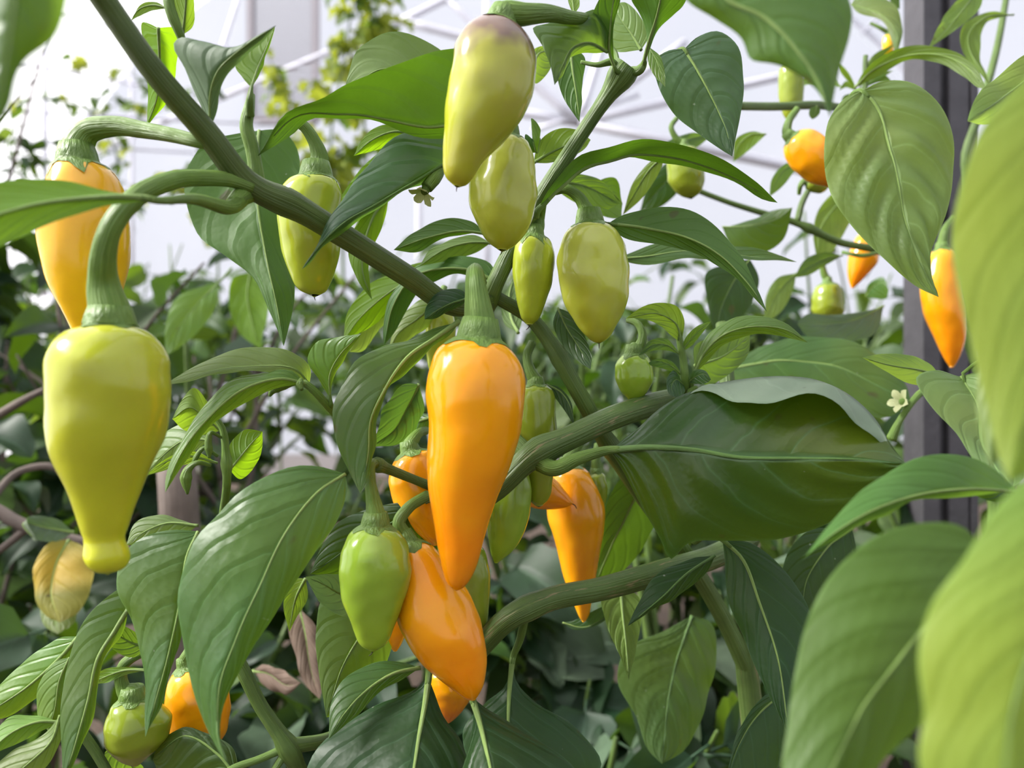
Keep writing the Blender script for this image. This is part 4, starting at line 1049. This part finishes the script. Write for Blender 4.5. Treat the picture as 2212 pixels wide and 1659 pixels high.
bud([(455, 1005, .3), (425, 1000, 0), (406, 1015, 0), (402, 1035, 0), (404, 1055, 0), (405, 1068, 0)], .256, (4, 5, 6, 9, 13, 9, 2))
bud([(470, 985, .3), (440, 968), (425, 985), (415, 1010)], .26, (4, 4, 5, 6, 3))
bud([(478, 945, .3), (455, 935), (450, 955), (452, 980), (452, 990)], .258, (3, 4, 7, 9, 3))
bud([(660, 828, .3), (615, 830), (590, 842), (582, 856)], .272, (4, 5, 12, 12, 3))
bud([(650, 820, 0), (648, 832, -.2), (652, 842, -.3)], .262, (5, 9, 4))
bud([(1485, 860, 0), (1498, 842, -.2), (1506, 836, -.3)], .30, (5, 10, 4))
bud([(1335, 155, 0), (1325, 135, -.2), (1290, 140, -.2), (1255, 134, 0)], .272, (6, 8, 5, 4))
bud([(1335, 150, 0), (1325, 110, .4), (1290, 90, .6), (1262, 88, .8)], .278, (6, 6, 8, 3))
bud([(960, 345, .8), (945, 375, .3), (932, 392, 0), (922, 405, -.1)], .266, (8, 10, 14, 16, 14))


def flower(center, d, aim, size, npet=5):
    """a small five-petalled flower: petals and a little green cup"""
    c = P(center[0], center[1], d)
    ax = np.array(aim, float); ax /= np.linalg.norm(ax)
    s1 = np.cross(ax, (0.2, 1, 0.1)); s1 /= np.linalg.norm(s1)
    s2 = np.cross(ax, s1)
    w = size * d / FPX
    root = link('flower', None, plant, c)
    for k in range(npet):
        t0 = 2 * math.pi * k / npet + 0.3
        rad = s1 * math.cos(t0) + s2 * math.sin(t0)
        tan = -s1 * math.sin(t0) + s2 * math.cos(t0)
        V, F = [], []
        prof = ((0, .16), (.3, .3), (.6, .3), (.85, .16), (1.0, .02))
        for (a, hw) in prof:
            ctr = c + ax * w * (0.5 * math.sin(a * 1.9)) + rad * w * (0.18 + a * 0.75)
            V += [ctr - tan * w * hw + ax * w * .05, ctr, ctr + tan * w * hw + ax * w * .05]
        for i in range(len(prof) - 1):
            for j in range(2):
                q = i * 3 + j
                F.append((q, q + 1, q + 4, q + 3))
        put('petal', V, F, M['petal'], root, [(i // 3 / 4, (i % 3) / 2) for i in range(len(V))])
    cc = spline([c - ax * w * .7, c - ax * w * .2, c + ax * w * .25], 6)
    V, F, uv = tube_geo(cc, np.array([.08, .18, .28, .3, .3, .26, .15]) * w, 10)
    put('calyx', V, F, M['calyx'], root, uv)


flower((918, 412), .265, (-.35, -.4, -.85), 34)
flower((1950, 868), .34, (-.9, -.4, .25), 30)
stem('stalk', [(1925, 950, .2), (1940, 915, 0), (1962, 880, 0), (1985, 852, .3), (2010, 840, 1)], .34, (12, 7, 7, 8, 7), seg=8, name='flower_stalk')

# ------------------------------------------------------------------ the plant at the right edge, close to the lens
near = thing('pepper_plant', 'light green pepper plant at the right edge, its big leaves blurred and close', 'plant', (0.16, 0.15, 0.0))
N_ = lambda *a, **k: leaf(near, *a, **k)
tube('stem', M['stem'], [(2700, 12000, 0), (2640, 3000, 0), (2560, 1500, 0), (2480, 800, 0), (2450, 100, 0), (2300, -250, 1)], .145, (40, 40, 36, 32, 26, 18), near, n=40)
N_('mid', (.165, .155), [(1520, -90), (1575, 0), (1650, 36), (1720, 108), (1770, 180), (1795, 256)], [(1450, -60), (1482, 0), (1545, 42), (1600, 82), (1622, 128), (1690, 142), (1758, 190)], [(1700, -80), (1800, -60), (1834, 0), (1832, 80), (1812, 160)],
   'T', ld=.4, rd=.5, puck=.02, ribw=9, rib='rib', nu=40, pet=[(2290, -270, -1), (1900, -300, 0), (1600, -220, 0)], pr=(14, 12, 10))
N_('shade', (.20, .165), [(2200, 1062), (2100, 1056), (2000, 1066), (1900, 1096), (1810, 1146), (1732, 1208)], [(2150, 1012), (2060, 984), (1980, 990), (1900, 1030), (1830, 1092), (1765, 1165)], [(2100, 1068), (2000, 1082), (1900, 1112), (1820, 1160)],
   'T', ld=.7, rd=.4, ribw=5, pet=[(2560, 1100, -5.5), (2420, 1085, -3), (2300, 1070, -.8)], pr=(13, 12, 9))
N_('shade', (.145, .125), [(2118, 1178), (2040, 1290), (1960, 1400), (1870, 1520), (1790, 1670), (1740, 1790)], [(2085, 1140), (1985, 1130), (1885, 1162), (1800, 1238), (1745, 1340), (1718, 1450), (1700, 1580), (1690, 1700)], [(2140, 1300), (2060, 1440), (1990, 1560), (1900, 1650), (1820, 1740)],
   'T', ld=.6, rd=.5, cup=.14, puck=.035, ribw=8, nu=40, pet=[(2530, 1010, 0), (2380, 1030, .2), (2210, 1100, .1)], pr=(16, 14, 11))
N_('near', (.105, .095), [(2420, 1010), (2330, 1150), (2250, 1330), (2200, 1500), (2150, 1800)], [(2260, 1010), (2160, 1085), (2080, 1210), (2010, 1310), (1984, 1420), (1995, 1540), (1985, 1650), (2040, 1760)], [(2500, 1200), (2460, 1400), (2380, 1640)],
   'T', ld=.5, rd=.4, puck=.02, ribw=10, nu=40, pet=[(2540, 900, 4), (2500, 930, 1.5)], pr=(16, 14))
N_('near', (.12, .112), [(2420, 20), (2360, 300), (2300, 560), (2240, 820), (2180, 1040)], [(2300, 80), (2200, 185), (2120, 280), (2075, 400), (2058, 520), (2072, 640), (2100, 760), (2130, 880), (2155, 980)], [(2500, 200), (2500, 500), (2400, 800), (2260, 1000)],
   'T', ld=.5, rd=.4, puck=.015, ribw=10, nu=40, pet=[(2452, 120, 2.5), (2470, 30, 1.2), (2440, -10, .3)], pr=(16, 14, 11))
N_('pale', (.15, .14), [(2240, 520), (2190, 700), (2150, 860), (2140, 1010)], [(2170, 560), (2130, 700), (2110, 850), (2120, 950)], [(2260, 700), (2210, 880), (2170, 970)], 'T', ld=.3, rd=.3, ribw=8)
N_('pale', (.26, .21), [(2076, 814), (2110, 870), (2122, 960), (2180, 1060)], [(2020, 802), (1980, 815), (2000, 860), (2060, 930), (2110, 1000)], [(2110, 805), (2170, 850), (2220, 940), (2220, 1020)], 'T', ld=.4, rd=.4, ribw=4, pet=[(2480, 700, -11.5), (2280, 720, -6), (2130, 770, -1)], pr=(9, 8, 6))
N_('near', (.30, .28), [(2030, 812), (1990, 800), (1930, 790), (1862, 772)], [(2015, 790), (1970, 770), (1910, 764)], [(2010, 830), (1970, 830), (1910, 800)], 'T', ld=.3, rd=.2, ribw=3)
N_('near', (.26, .22), [(2300, 90), (2230, 160), (2160, 215), (2090, 262)], [(2230, 110), (2160, 160), (2108, 210)], [(2260, 200), (2190, 250), (2130, 268)], 'T', ld=.4, rd=.4, ribw=5)
N_('dark', (.36, .34), [(2210, 1000), (2140, 1040), (2080, 1020)], [(2180, 960), (2110, 980)], [(2180, 1080), (2110, 1070)], 'T')

# ------------------------------------------------------------------ the plant by the post
post_plant = thing('pepper_plant', 'pepper plant with orange fruits growing around the dark steel post', 'plant', (0.30, 0.50, 0.0))
Q = lambda *a, **k: leaf(post_plant, *a, **k)
qs = lambda mat, pts, d, rad, **k: tube('stem', M[mat], pts, d, rad, post_plant, seg=8, **k)
qs('stem', [(2150, 3800, 0), (2150, 1400, 0), (2140, 1000, 0), (2105, 770, 0), (2040, 640, 0), (1960, 570, -2)], .50, (24, 22, 18, 14, 11, 10), n=40)
qs('stem', [(1960, 570, 2), (1900, 541, 1), (1810, 522, 0), (1722, 482, 0), (1640, 458, 0), (1560, 432, 0), (1490, 400, 0), (1440, 330, 1)], .46, (10, 9, 8, 8, 7, 6, 6, 4), n=40, nodes=((.42, .5, .02),))
qs('stem', [(1722, 482, 0), (1732, 440, 0), (1762, 385, 0), (1800, 320, 0), (1860, 240, 0), (1870, 120, 0)], .46, (7, 6, 6, 6, 6, 5))
qs('stem', [(1590, 229, -5), (1680, 230, -2), (1762, 227, 0), (1830, 235, 4)], .44, (9, 9, 9, 8))
qs('stalk', [(1900, 545, -.5), (1860, 552, -1), (1820, 545, 0)], .47, (4, 5, 4))
qs('stalk', [(1868, 250, 0), (1856, 222, 0), (1852, 196, 0)], .47, (5, 6, 7))
for (tx, ty, kx, ky, w_) in ((1936, 92, 1890, 128, 9), (1800, 128, 1826, 158, 7), (1812, 196, 1828, 182, 7), (1940, 196, 1905, 168, 9), (1930, 152, 1895, 166, 8), (1820, 240, 1826, 214, 7)):
    ex, ey = (ty - 196), -(tx - 1852)
    q_ = math.hypot(ex, ey)
    ex, ey = ex / q_ * w_, ey / q_ * w_
    Q('fresh', (.47, .46), [(1852, 198), (kx, ky), (tx, ty)], [(kx + ex, ky + ey)], [(kx - ex, ky - ey)], 'T', ribw=1, nu=14, nh=4)
qs('stem', [(2085, 600, 0), (2090, 400, -1), (2085, 340, -1), (2110, 260, -1), (2150, 120, 0), (2180, -40, 2)], .52, (9, 9, 9, 8, 7, 6))
Q('pale', (.31, .29), [(1862, 196), (1892, 226), (1925, 330), (1952, 450), (1980, 550), (2028, 642)], [(1830, 208), (1790, 260), (1780, 340), (1800, 430), (1850, 500), (1915, 565), (1985, 622)], [(1900, 178), (1970, 180), (2035, 230), (2062, 320), (2052, 420), (2025, 510), (2010, 590)],
  'T', ld=.5, rd=.5, cup=.14, puck=.05, ribw=5, nu=44, nh=11, pet=[(1826, 232, 2), (1845, 200, .6)], pr=(6, 5), label='broad puckered leaf hanging in front of the post')
Q('mid', (.42, .36), [(1846, 190), (1880, 155), (1950, 122), (2020, 118), (2080, 140), (2130, 192)], [(1870, 150), (1930, 108), (2000, 100), (2070, 115), (2110, 150)], [(1890, 168), (1950, 135), (2020, 135), (2080, 165), (2115, 190)], 'U', ld=-.3, rd=.3, ribw=3)
Q('fresh', (.44, .40), [(2120, -30), (2080, 20), (2040, 70), (2006, 104)], [(2080, -10), (2030, 50)], [(2120, 10), (2070, 60)], 'U', ribw=2)
Q('fresh', (.45, .42), [(2190, 32), (2130, 38), (2090, 80), (2140, 190)], [(2140, 26), (2075, 62), (2078, 110), (2110, 150)], [(2130, 50), (2118, 90), (2122, 140)], 'U', ribw=2)
Q('pale', (.46, .43), [(1838, 10), (1900, 30), (1935, 70), (1936, 122)], [(1860, -20), (1930, 10), (1950, 60)], [(1850, 25), (1905, 45), (1925, 85)], 'T', ribw=2, ld=.4, rd=.2)
Q('mid', (.46, .46), [(1920, -20), (1935, 0), (1944, 20)], [(1925, -25), (1942, -5)], [(1920, -5), (1935, 15)], 'T', ribw=1)
Q('fresh', (.44, .45), [(1655, 290), (1625, 290), (1595, 315), (1584, 350)], [(1625, 284), (1590, 300)], [(1640, 305), (1605, 335)], 'U', ribw=2)
Q('fresh', (.45, .44), [(1732, 350), (1700, 362), (1672, 400), (1662, 425)], [(1700, 352), (1668, 385)], [(1715, 372), (1688, 405)], 'T', ribw=2)
Q('mid', (.44, .42), [(1560, 490), (1620, 488), (1680, 470), (1712, 448)], [(1565, 490), (1610, 480), (1670, 455)], [(1580, 530), (1640, 548), (1690, 520)], 'T', ribw=2, ld=.3, rd=.3)
Q('fresh', (.50, .48), [(1860, 400), (1810, 440), (1770, 500), (1765, 560)], [(1810, 410), (1770, 450), (1756, 510)], [(1850, 450), (1820, 510), (1790, 550)], 'U', ribw=3)
Q('dark', (.43, .42), [(1620, 560), (1590, 600), (1560, 660), (1545, 730)], [(1570, 570), (1525, 590), (1530, 660)], [(1640, 600), (1620, 660), (1580, 710)], 'T', ribw=2)
Q('pale', (.48, .47), [(1720, 590), (1690, 620), (1660, 670), (1650, 700)], [(1680, 600), (1655, 640)], [(1715, 620), (1690, 670)], 'T', ribw=2)
Q('grey', (.46, .44), [(1910, 660), (1850, 690), (1790, 700), (1722, 700)], [(1870, 672), (1790, 680), (1740, 680)], [(1890, 720), (1810, 738), (1750, 730)], 'T', ribw=2)
Q('mid', (.55, .53), [(1870, 640), (1885, 620), (1905, 610), (1920, 625)], [(1875, 615), (1905, 598)], [(1890, 645), (1915, 645)], 'T', ribw=2)
Q('mid', (.47, .46), [(1820, 552), (1780, 560), (1740, 580), (1715, 600)], [(1780, 545), (1740, 560)], [(1780, 575), (1745, 595)], 'T', ribw=2)
Q('fresh', (.48, .49), [(1820, 190), (1790, 170), (1760, 168), (1722, 190)], [(1790, 160), (1750, 158)], [(1785, 182), (1750, 182)], 'U', ribw=2)
Q('mid', (.42, .42), [(1765, 228), (1760, 245), (1755, 258)], [(1750, 235), (1748, 250)], [(1772, 240), (1765, 252)], 'T', ribw=1)

# ------------------------------------------------------------------ plants behind: shared leaf shapes, each leaf an object
def proto_leaf(name, kind, mat, seed, nu=12, nh=4):
    r = np.random.default_rng(seed)
    u = np.linspace(0, 1, nu + 1)
    if kind == 'ovate':
        w = 0.27 * np.sin(np.pi * u ** 0.72) ** 0.85 * (1 - 0.25 * u)
    elif kind == 'broad':
        w = 0.36 * np.sin(np.pi * u ** 0.7) ** 0.75 * (1 + 0.10 * np.sin(5 * np.pi * u))
    elif kind == 'lobed':
        w = 0.40 * np.sin(np.pi * u ** 0.7) ** 0.8 * (1 + 0.38 * np.sin(6.5 * np.pi * u + 0.4))
    else:
        w = 0.13 * np.sin(np.pi * u ** 0.8) ** 0.8
    bend = r.uniform(0.5, 1.5)
    fold = r.uniform(0.15, 0.7)
    twist = r.uniform(-.5, .5)
    th = -bend * u ** 1.3
    x = np.concatenate(([0], np.cumsum(np.cos(th[:-1]) / nu)))
    z = np.concatenate(([0], np.cumsum(np.sin(th[:-1]) / nu)))
    ph = r.uniform(0, 6.28, 3)
    V, uv, F = [], [], []
    for i in range(nu + 1):
        for j in range(-nh, nh + 1):
            v = j / nh
            y = v * w[i]
            up = abs(y) * fold + 0.03 * np.sin(12 * u[i] + ph[0] + (1.2 if v > 0 else 0)) * v * v - 0.05 * (1 - v * v) * 0
            a = twist * u[i]
            yy, zz = y * math.cos(a) - up * math.sin(a), y * math.sin(a) + up * math.cos(a)
            V.append((x[i] - zz * math.sin(th[i]), yy, z[i] + zz * math.cos(th[i])))
            uv.append((u[i], (v + 1) / 2))
    nv = 2 * nh + 1
    for i in range(nu):
        for j in range(nv - 1):
            a = i * nv + j
            F.append((a, a + nv, a + nv + 1, a + 1))
    # short stalk
    c = np.array([(-0.22, 0, -0.03), (-0.1, 0, -0.01), (0.02, 0, 0)])
    tv, tf, tuv = tube_geo(c, [0.014, 0.012, 0.010], 5)
    k = len(V)
    V += [tuple(q) for q in tv]
    uv += [(0.0, 0.5)] * len(tv)
    F += [tuple(a + k for a in q) for q in tf]
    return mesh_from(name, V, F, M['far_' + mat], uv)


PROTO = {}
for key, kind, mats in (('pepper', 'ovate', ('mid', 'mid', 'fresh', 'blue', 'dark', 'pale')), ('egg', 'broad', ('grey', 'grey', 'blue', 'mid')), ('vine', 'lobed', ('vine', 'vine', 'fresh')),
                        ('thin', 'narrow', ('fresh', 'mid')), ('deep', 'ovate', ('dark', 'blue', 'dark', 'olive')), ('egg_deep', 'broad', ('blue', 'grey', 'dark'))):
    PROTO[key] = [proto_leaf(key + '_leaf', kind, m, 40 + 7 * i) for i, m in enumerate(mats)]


def pixel(p):
    d = max(p[1], 1e-3)
    return CX + p[0] / d * FPX, CY - (p[2] - ZC) / d * FPX


def place_leaf(parent, me, p, direction, size, r, roll=0.5):
    x = np.array(direction, float); x /= np.linalg.norm(x)
    upv = np.array((r.normal(0, roll), r.normal(0, roll) - 0.25, 1.0))
    y = np.cross(upv, x); y /= np.linalg.norm(y)
    z = np.cross(x, y)
    m = Matrix(((x[0], y[0], z[0]), (x[1], y[1], z[1]), (x[2], y[2], z[2])))
    o = bpy.data.objects.new('leaf', me)
    COL.objects.link(o)
    o.parent = parent
    o.rotation_euler = m.to_euler()
    o.location = np.asarray(p) + x * 0.2 * size - ORIGIN[parent.name]
    o.scale = (size, size, size)
    return o


def bush(label, base, h, spread, nb, nl, size, keys, stem_m='stem', seed=1, zmin=0.0, name='pepper_plant', cat='plant', group=None, bare=0.25, sr=0.006, window=None, cull=True):
    r = np.random.default_rng(seed)
    base = np.array((base[0], base[1], 0.0))
    root = thing(name, label, cat, base, group)
    fork = base + np.array((r.normal(0, .02), r.normal(0, .02), h * r.uniform(.42, .55)))
    tr = spline([base, base + np.array((.01, 0, h * .25)), fork], 10)
    V, F, uv = tube_geo(tr, np.linspace(sr * 1.6, sr * 1.2, 11), 7)
    put('main_stem', V, F, M[stem_m], root, uv, origin=base)
    curves = [tr[4:], tr[4:]]
    for b in range(nb):
        a = 2 * math.pi * b / nb + r.uniform(-.4, .4)
        out = np.array((math.cos(a), math.sin(a), 0)) * spread * r.uniform(.5, 1.0)
        top = h * r.uniform(.72, 1.0)
        mid = fork + out * 0.45 + np.array((0, 0, (top - fork[2]) * .5)) + r.normal(0, .02, 3)
        c = spline([fork, mid, base + out + np.array((0, 0, top))], 10)
        V, F, uv = tube_geo(c, np.linspace(sr, sr * .3, 11), 6)
        put('branch', V, F, M[stem_m], root, uv)
        curves.append(c)
        for s in range(2):
            i = r.integers(3, 8)
            q = c[i]
            e = q + np.array((r.normal(0, spread * .45), r.normal(0, spread * .45), h * r.uniform(.05, .2)))
            c2 = spline([q, (q + e) / 2 + np.array((0, 0, .02)), e], 8)
            V, F, uv = tube_geo(c2, np.linspace(sr * .55, sr * .2, 9), 5)
            put('twig', V, F, M[stem_m], root, uv)
            curves.append(c2)
    protos = [m for k in keys for m in PROTO[k]]
    made, tries = 0, 0
    while made < nl and tries < nl * 6:
        tries += 1
        c = curves[r.integers(len(curves))]
        t = r.uniform(bare, 1.0) * (len(c) - 1)
        i = int(t)
        p = c[i] + (c[min(i + 1, len(c) - 1)] - c[i]) * (t - i)
        a = r.uniform(0, 2 * math.pi)
        dr = np.array((math.cos(a), math.sin(a), r.uniform(-.75, .25)))
        sz = size * r.uniform(.55, 1.15)
        e = p + dr * sz * .6
        x, y = pixel(e)
        if (cull and not (-70 < x < 2282 and -70 < y < 1740)) or e[2] < zmin:
            continue
        if window and any(x0 < x < x1 and y0 < y < y1 for (x0, y0, x1, y1) in window):
            continue
        place_leaf(root, protos[r.integers(len(protos))], p, dr, sz, r)
        made += 1
    return root


def W(px, d, y=0):
    return ((px - CX) / FPX * d, d)


# left: grey-stemmed aubergine-like shrubs; darker leaf sets stand in for shade
bush('grey-twigged leafy shrub at the left edge behind the yellow pepper', W(60, .80), 1.14, .17, 6, 120, .075, ('egg_deep', 'deep'), 'twig', 11, .5, 'leafy_shrub', 'shrub', bare=.15)
bush('taller dark shrub behind the grey-twigged one at the left edge', W(-30, 1.15), 1.27, .24, 6, 110, .08, ('egg_deep', 'deep'), 'twig', 12, .5, 'leafy_shrub', 'shrub', bare=.1)
bush('leafy shrub right of the lime-green pepper, farther back', W(380, 1.0), 1.19, .2, 6, 120, .07, ('egg_deep', 'deep', 'pepper'), 'twig', 13, .5, 'leafy_shrub', 'shrub', bare=.15)
bush('low dark shrub under the leaves at the lower left', W(260, .62), .92, .16, 6, 90, .07, ('deep', 'egg_deep'), 'stem', 14, .45, 'leafy_shrub', 'shrub', bare=.1)
bushy = bush('bushy plant behind the leaf shoot left of the central pepper', W(620, .85), 1.08, .17, 6, 120, .06, ('pepper', 'deep'), 'stem', 15, .5, 'leafy_shrub', 'shrub', bare=.1)
bush('low plant in the shade behind the tilted orange pepper', W(800, .62), .93, .15, 6, 100, .065, ('deep', 'deep', 'pepper'), 'stem', 16, .45, 'leafy_shrub', 'shrub', bare=.1)
bush('shaded plant behind the lower branch right of centre', W(1230, .60), .90, .14, 6, 90, .07, ('deep', 'egg_deep'), 'stem', 17, .45, 'leafy_shrub', 'shrub', bare=.1)
bush('grey-green broad-leaved plant below the big dark leaf at the lower right', W(1560, .66), .93, .15, 6, 90, .085, ('egg', 'deep'), 'stem', 18, .45, 'leafy_shrub', 'shrub', bare=.1)
bush('dense plant behind the fork of the middle pepper plant', W(1180, .95), 1.14, .19, 6, 120, .065, ('pepper', 'deep'), 'stem', 19, .55, 'leafy_shrub', 'shrub', bare=.1)
bush('leafy plant behind the shoot with the arching leaf', W(1500, .85), 1.13, .17, 6, 110, .07, ('pepper', 'deep'), 'stem', 20, .5, 'leafy_shrub', 'shrub', bare=.1)
bush('leafy plant just left of the foot of the steel post', W(1800, .80), 1.06, .16, 6, 100, .07, ('pepper', 'deep'), 'stem', 21, .5, 'leafy_shrub', 'shrub', bare=.1)
bush('leafy plant at the lower right behind the blurred leaves', W(2130, .74), 1.02, .17, 6, 80, .075, ('deep', 'pepper'), 'stem', 22, .5, 'leafy_shrub', 'shrub', bare=.1)
bush('tall shrub added past the left edge to shade the grey-twigged one', W(-330, 1.12), 1.75, .30, 8, 290, .13, ('egg_deep', 'deep'), 'twig', 23, .6, 'leafy_shrub', 'shrub', bare=.1, cull=False, window=[(-90, -3000, 2300, 500)])  # added mostly out of view, to cast shade on the left shrubs
leaf(bushy, 'fresh', (.62, .60), [(475, 608), (432, 650), (392, 700), (357, 770)], [(440, 618), (382, 642), (358, 705)], [(466, 662), (422, 722), (384, 752)], 'T', ribw=2, pet=[(500, 580, 1), (490, 592)], pr=(3, 3))
leaf(bushy, 'lit', (.64, .62), [(540, 588), (534, 640), (545, 700), (562, 754)], [(505, 600), (494, 655), (520, 722)], [(576, 610), (580, 672), (568, 722)], 'U', ribw=2, pet=[(560, 560, 1), (548, 575)], pr=(3, 3))
# second row
for k, (px, d, h, lab) in enumerate(((120, 1.9, 1.40, 'second-row bush at the far left in front of the film wall'), (480, 1.7, 1.34, 'second-row bush between the yellow pepper and the slanting branch'),
                                     (860, 1.8, 1.33, 'second-row bush left of the fork, under the film wall'), (1290, 1.7, 1.30, 'second-row bush right behind the plump green pepper'),
                                     (1680, 1.6, 1.31, 'second-row bush left of the steel post'), (2120, 1.7, 1.3, 'second-row bush right of the steel post'))):
    bush(lab, W(px, d), h, .34, 7, 130, .105, ('pepper', 'deep') if k % 2 else ('deep', 'pepper', 'egg'), 'stem', 30 + k, .7, 'leafy_shrub', 'shrub', 'bushes in the second row', bare=.1)
for k, (px, d, h, lab) in enumerate(((40, 3.0, 1.62, 'farthest bush at the left edge'), (420, 2.9, 1.58, 'farthest bush right of the yellow pepper'), (760, 3.1, 1.60, 'farthest bush below the climbing vine'),
                                     (1100, 3.0, 1.5, 'farthest bush behind the pale green peppers'), (1450, 3.0, 1.52, 'farthest bush under the roof truss'), (1800, 2.9, 1.55, 'farthest bush left of the post'))):
    bush(lab, W(px, d), h, .5, 7, 110, .15, ('pepper', 'egg', 'deep'), 'stem', 50 + k, 1.0, 'leafy_shrub', 'shrub', 'bushes in the farthest row', bare=.1)


def vine(label, pts, d, nl, size, keys, seed, sr=0.004, spread=.05, group='climbing vines'):
    """a climbing stem with lobed leaves; pts in photo pixels"""
    r = np.random.default_rng(seed)
    c = px_curve(pts, d, 40)
    root = thing('climbing_vine', label, 'vine', (c[0][0], d, 0.0), group)
    foot = spline([(c[0][0], d, 0.0), (c[0][0] + .01, d, c[0][2] * .5), c[0]], 12)
    full = np.vstack([foot[:-1], c])
    V, F, uv = tube_geo(full, np.linspace(sr * 1.4, sr * .6, len(full)), 6)
    put('main_stem', V, F, M['stem'], root, uv, origin=(c[0][0], d, 0.0))
    protos = [m for k in keys for m in PROTO[k]]
    tw = []
    for s in range(10):
        i = r.integers(4, 40)
        e = c[i] + np.array((r.normal(0, spread * 2.2), r.normal(0, spread), r.normal(-.02, spread * 1.2)))
        c2 = spline([c[i], (c[i] + e) / 2 + np.array((0, 0, .02)), e], 6)
        V, F, uv = tube_geo(c2, np.linspace(sr * .5, sr * .25, 7), 5)
        put('tendril', V, F, M['stem'], root, uv)
        tw.append(c2)
    for k in range(nl):
        if r.random() < .35:
            p = c[r.integers(0, 41)]
        else:
            q = tw[r.integers(len(tw))]
            p = q[r.integers(2, 7)]
        a = r.uniform(0, 6.28)
        place_leaf(root, protos[r.integers(len(protos))], p, (math.cos(a), math.sin(a) * .6, r.uniform(-.9, .1)), size * r.uniform(.5, 1.2), r, .7)
    return root


vine('yellow-green climbing vine before the louvred shutter at the top', [(740, 520), (715, 300), (745, 120), (770, -60)], 2.1, 95, .07, ('vine',), 71, spread=.06)
vine('yellow-green vine shoot right of the louvred shutter near the roof', [(800, 480), (790, 200), (815, 80), (810, -60)], 2.2, 70, .065, ('vine',), 72, spread=.05)
vine('sparse thin vine hanging behind the slanting branch at the upper left', [(470, 520), (440, 330), (410, 240), (300, 180)], 2.3, 60, .055, ('vine', 'pepper'), 73, .003, .07)
vine('sparse vine above the hooked stalk of the yellow pepper', [(240, 480), (250, 330), (200, 250), (130, 200)], 2.4, 55, .052, ('pepper', 'vine'), 74, .003, .07)
vine('thin vine with small leaves at the far left edge', [(60, 560), (50, 400), (20, 330), (40, 260)], 2.0, 60, .055, ('pepper',), 75, .003, .06)
vine('short vine beside the purple-blushed pepper under the roof', [(600, 560), (590, 300), (620, 200), (580, 150)], 2.3, 40, .055, ('vine',), 76, .003, .05)

# grey dead branches at the left, a weathered stake and withered leaves
dead = thing('dead_branch', 'bare grey-brown branch at the left edge beside the lime-green pepper', 'branch', (P(-60, 1090, .52)[0], .52, 0.0))
tube('limb', M['twig'], [(-160, 1900, 0), (-90, 1250, 0), (-40, 1092, 0), (40, 1130, 0), (100, 1152, 0), (200, 1176, 0.5), (330, 1200, 2)], .52, (24, 20, 17, 16, 15, 13, 10), dead, n=40)
tube('twig', M['twig'], [(60, 1140, 0), (30, 1165, 0), (-20, 1200, 0), (-80, 1220, 0)], .52, (9, 8, 8, 8), dead)
tube('twig', M['twig'], [(-60, 930, 4), (0, 895, 3), (60, 860, 2), (100, 840, 2)], .56, (11, 10, 9, 6), dead)
tube('twig', M['twig'], [(-30, 1095, 0), (40, 1020, 2), (120, 1010, 3), (170, 1100, 3)], .54, (8, 8, 8, 7), dead)
leaf(dead, 'sick', (.47, .44), [(150, 1165), (120, 1220), (110, 1280), (130, 1345)], [(110, 1170), (75, 1220), (80, 1300), (100, 1330)], [(190, 1190), (200, 1260), (170, 1320)], 'T', cup=.2, wav=.05, label='yellowed withered leaf')
leaf(dead, 'pale', (.47, .45), [(130, 1290), (120, 1330), (125, 1370)], [(90, 1310), (95, 1350)], [(165, 1310), (160, 1345)], 'T', cup=.2)
leaf(dead, 'grey', (.47, .46), [(160, 1150), (100, 1140), (50, 1130), (80, 1170)], [(120, 1120), (60, 1118)], [(120, 1170), (70, 1165)], 'T')
st = tag(tube('stake', M['twig'], [(395, 2300, 0), (392, 1500, 0), (388, 1100, 0), (380, 985, 0)], .60, (46, 46, 46, 40), None, seg=7, n=12),
         'weathered brown stake standing behind the shoot with flower buds', 'stake')
wl = thing('withered_leaf', 'curled brown withered leaf hanging behind the big leaf at the lower left', 'leaf', P(655, 1320, .40))
leaf(wl, 'dry', (.40, .38), [(648, 1315), (660, 1370), (668, 1430), (690, 1510)], [(625, 1350), (640, 1420), (660, 1480)], [(680, 1350), (695, 1420), (700, 1480)], 'T', cup=.4, wav=.06, name='blade')
wl2 = thing('withered_leaf', 'small pale withered leaf below the curled brown one', 'leaf', P(560, 1450, .42))
leaf(wl2, 'dry', (.42, .40), [(545, 1450), (580, 1455), (620, 1480), (650, 1475)], [(570, 1435), (620, 1455)], [(570, 1480), (620, 1500)], 'T', cup=.4, wav=.06, name='blade')
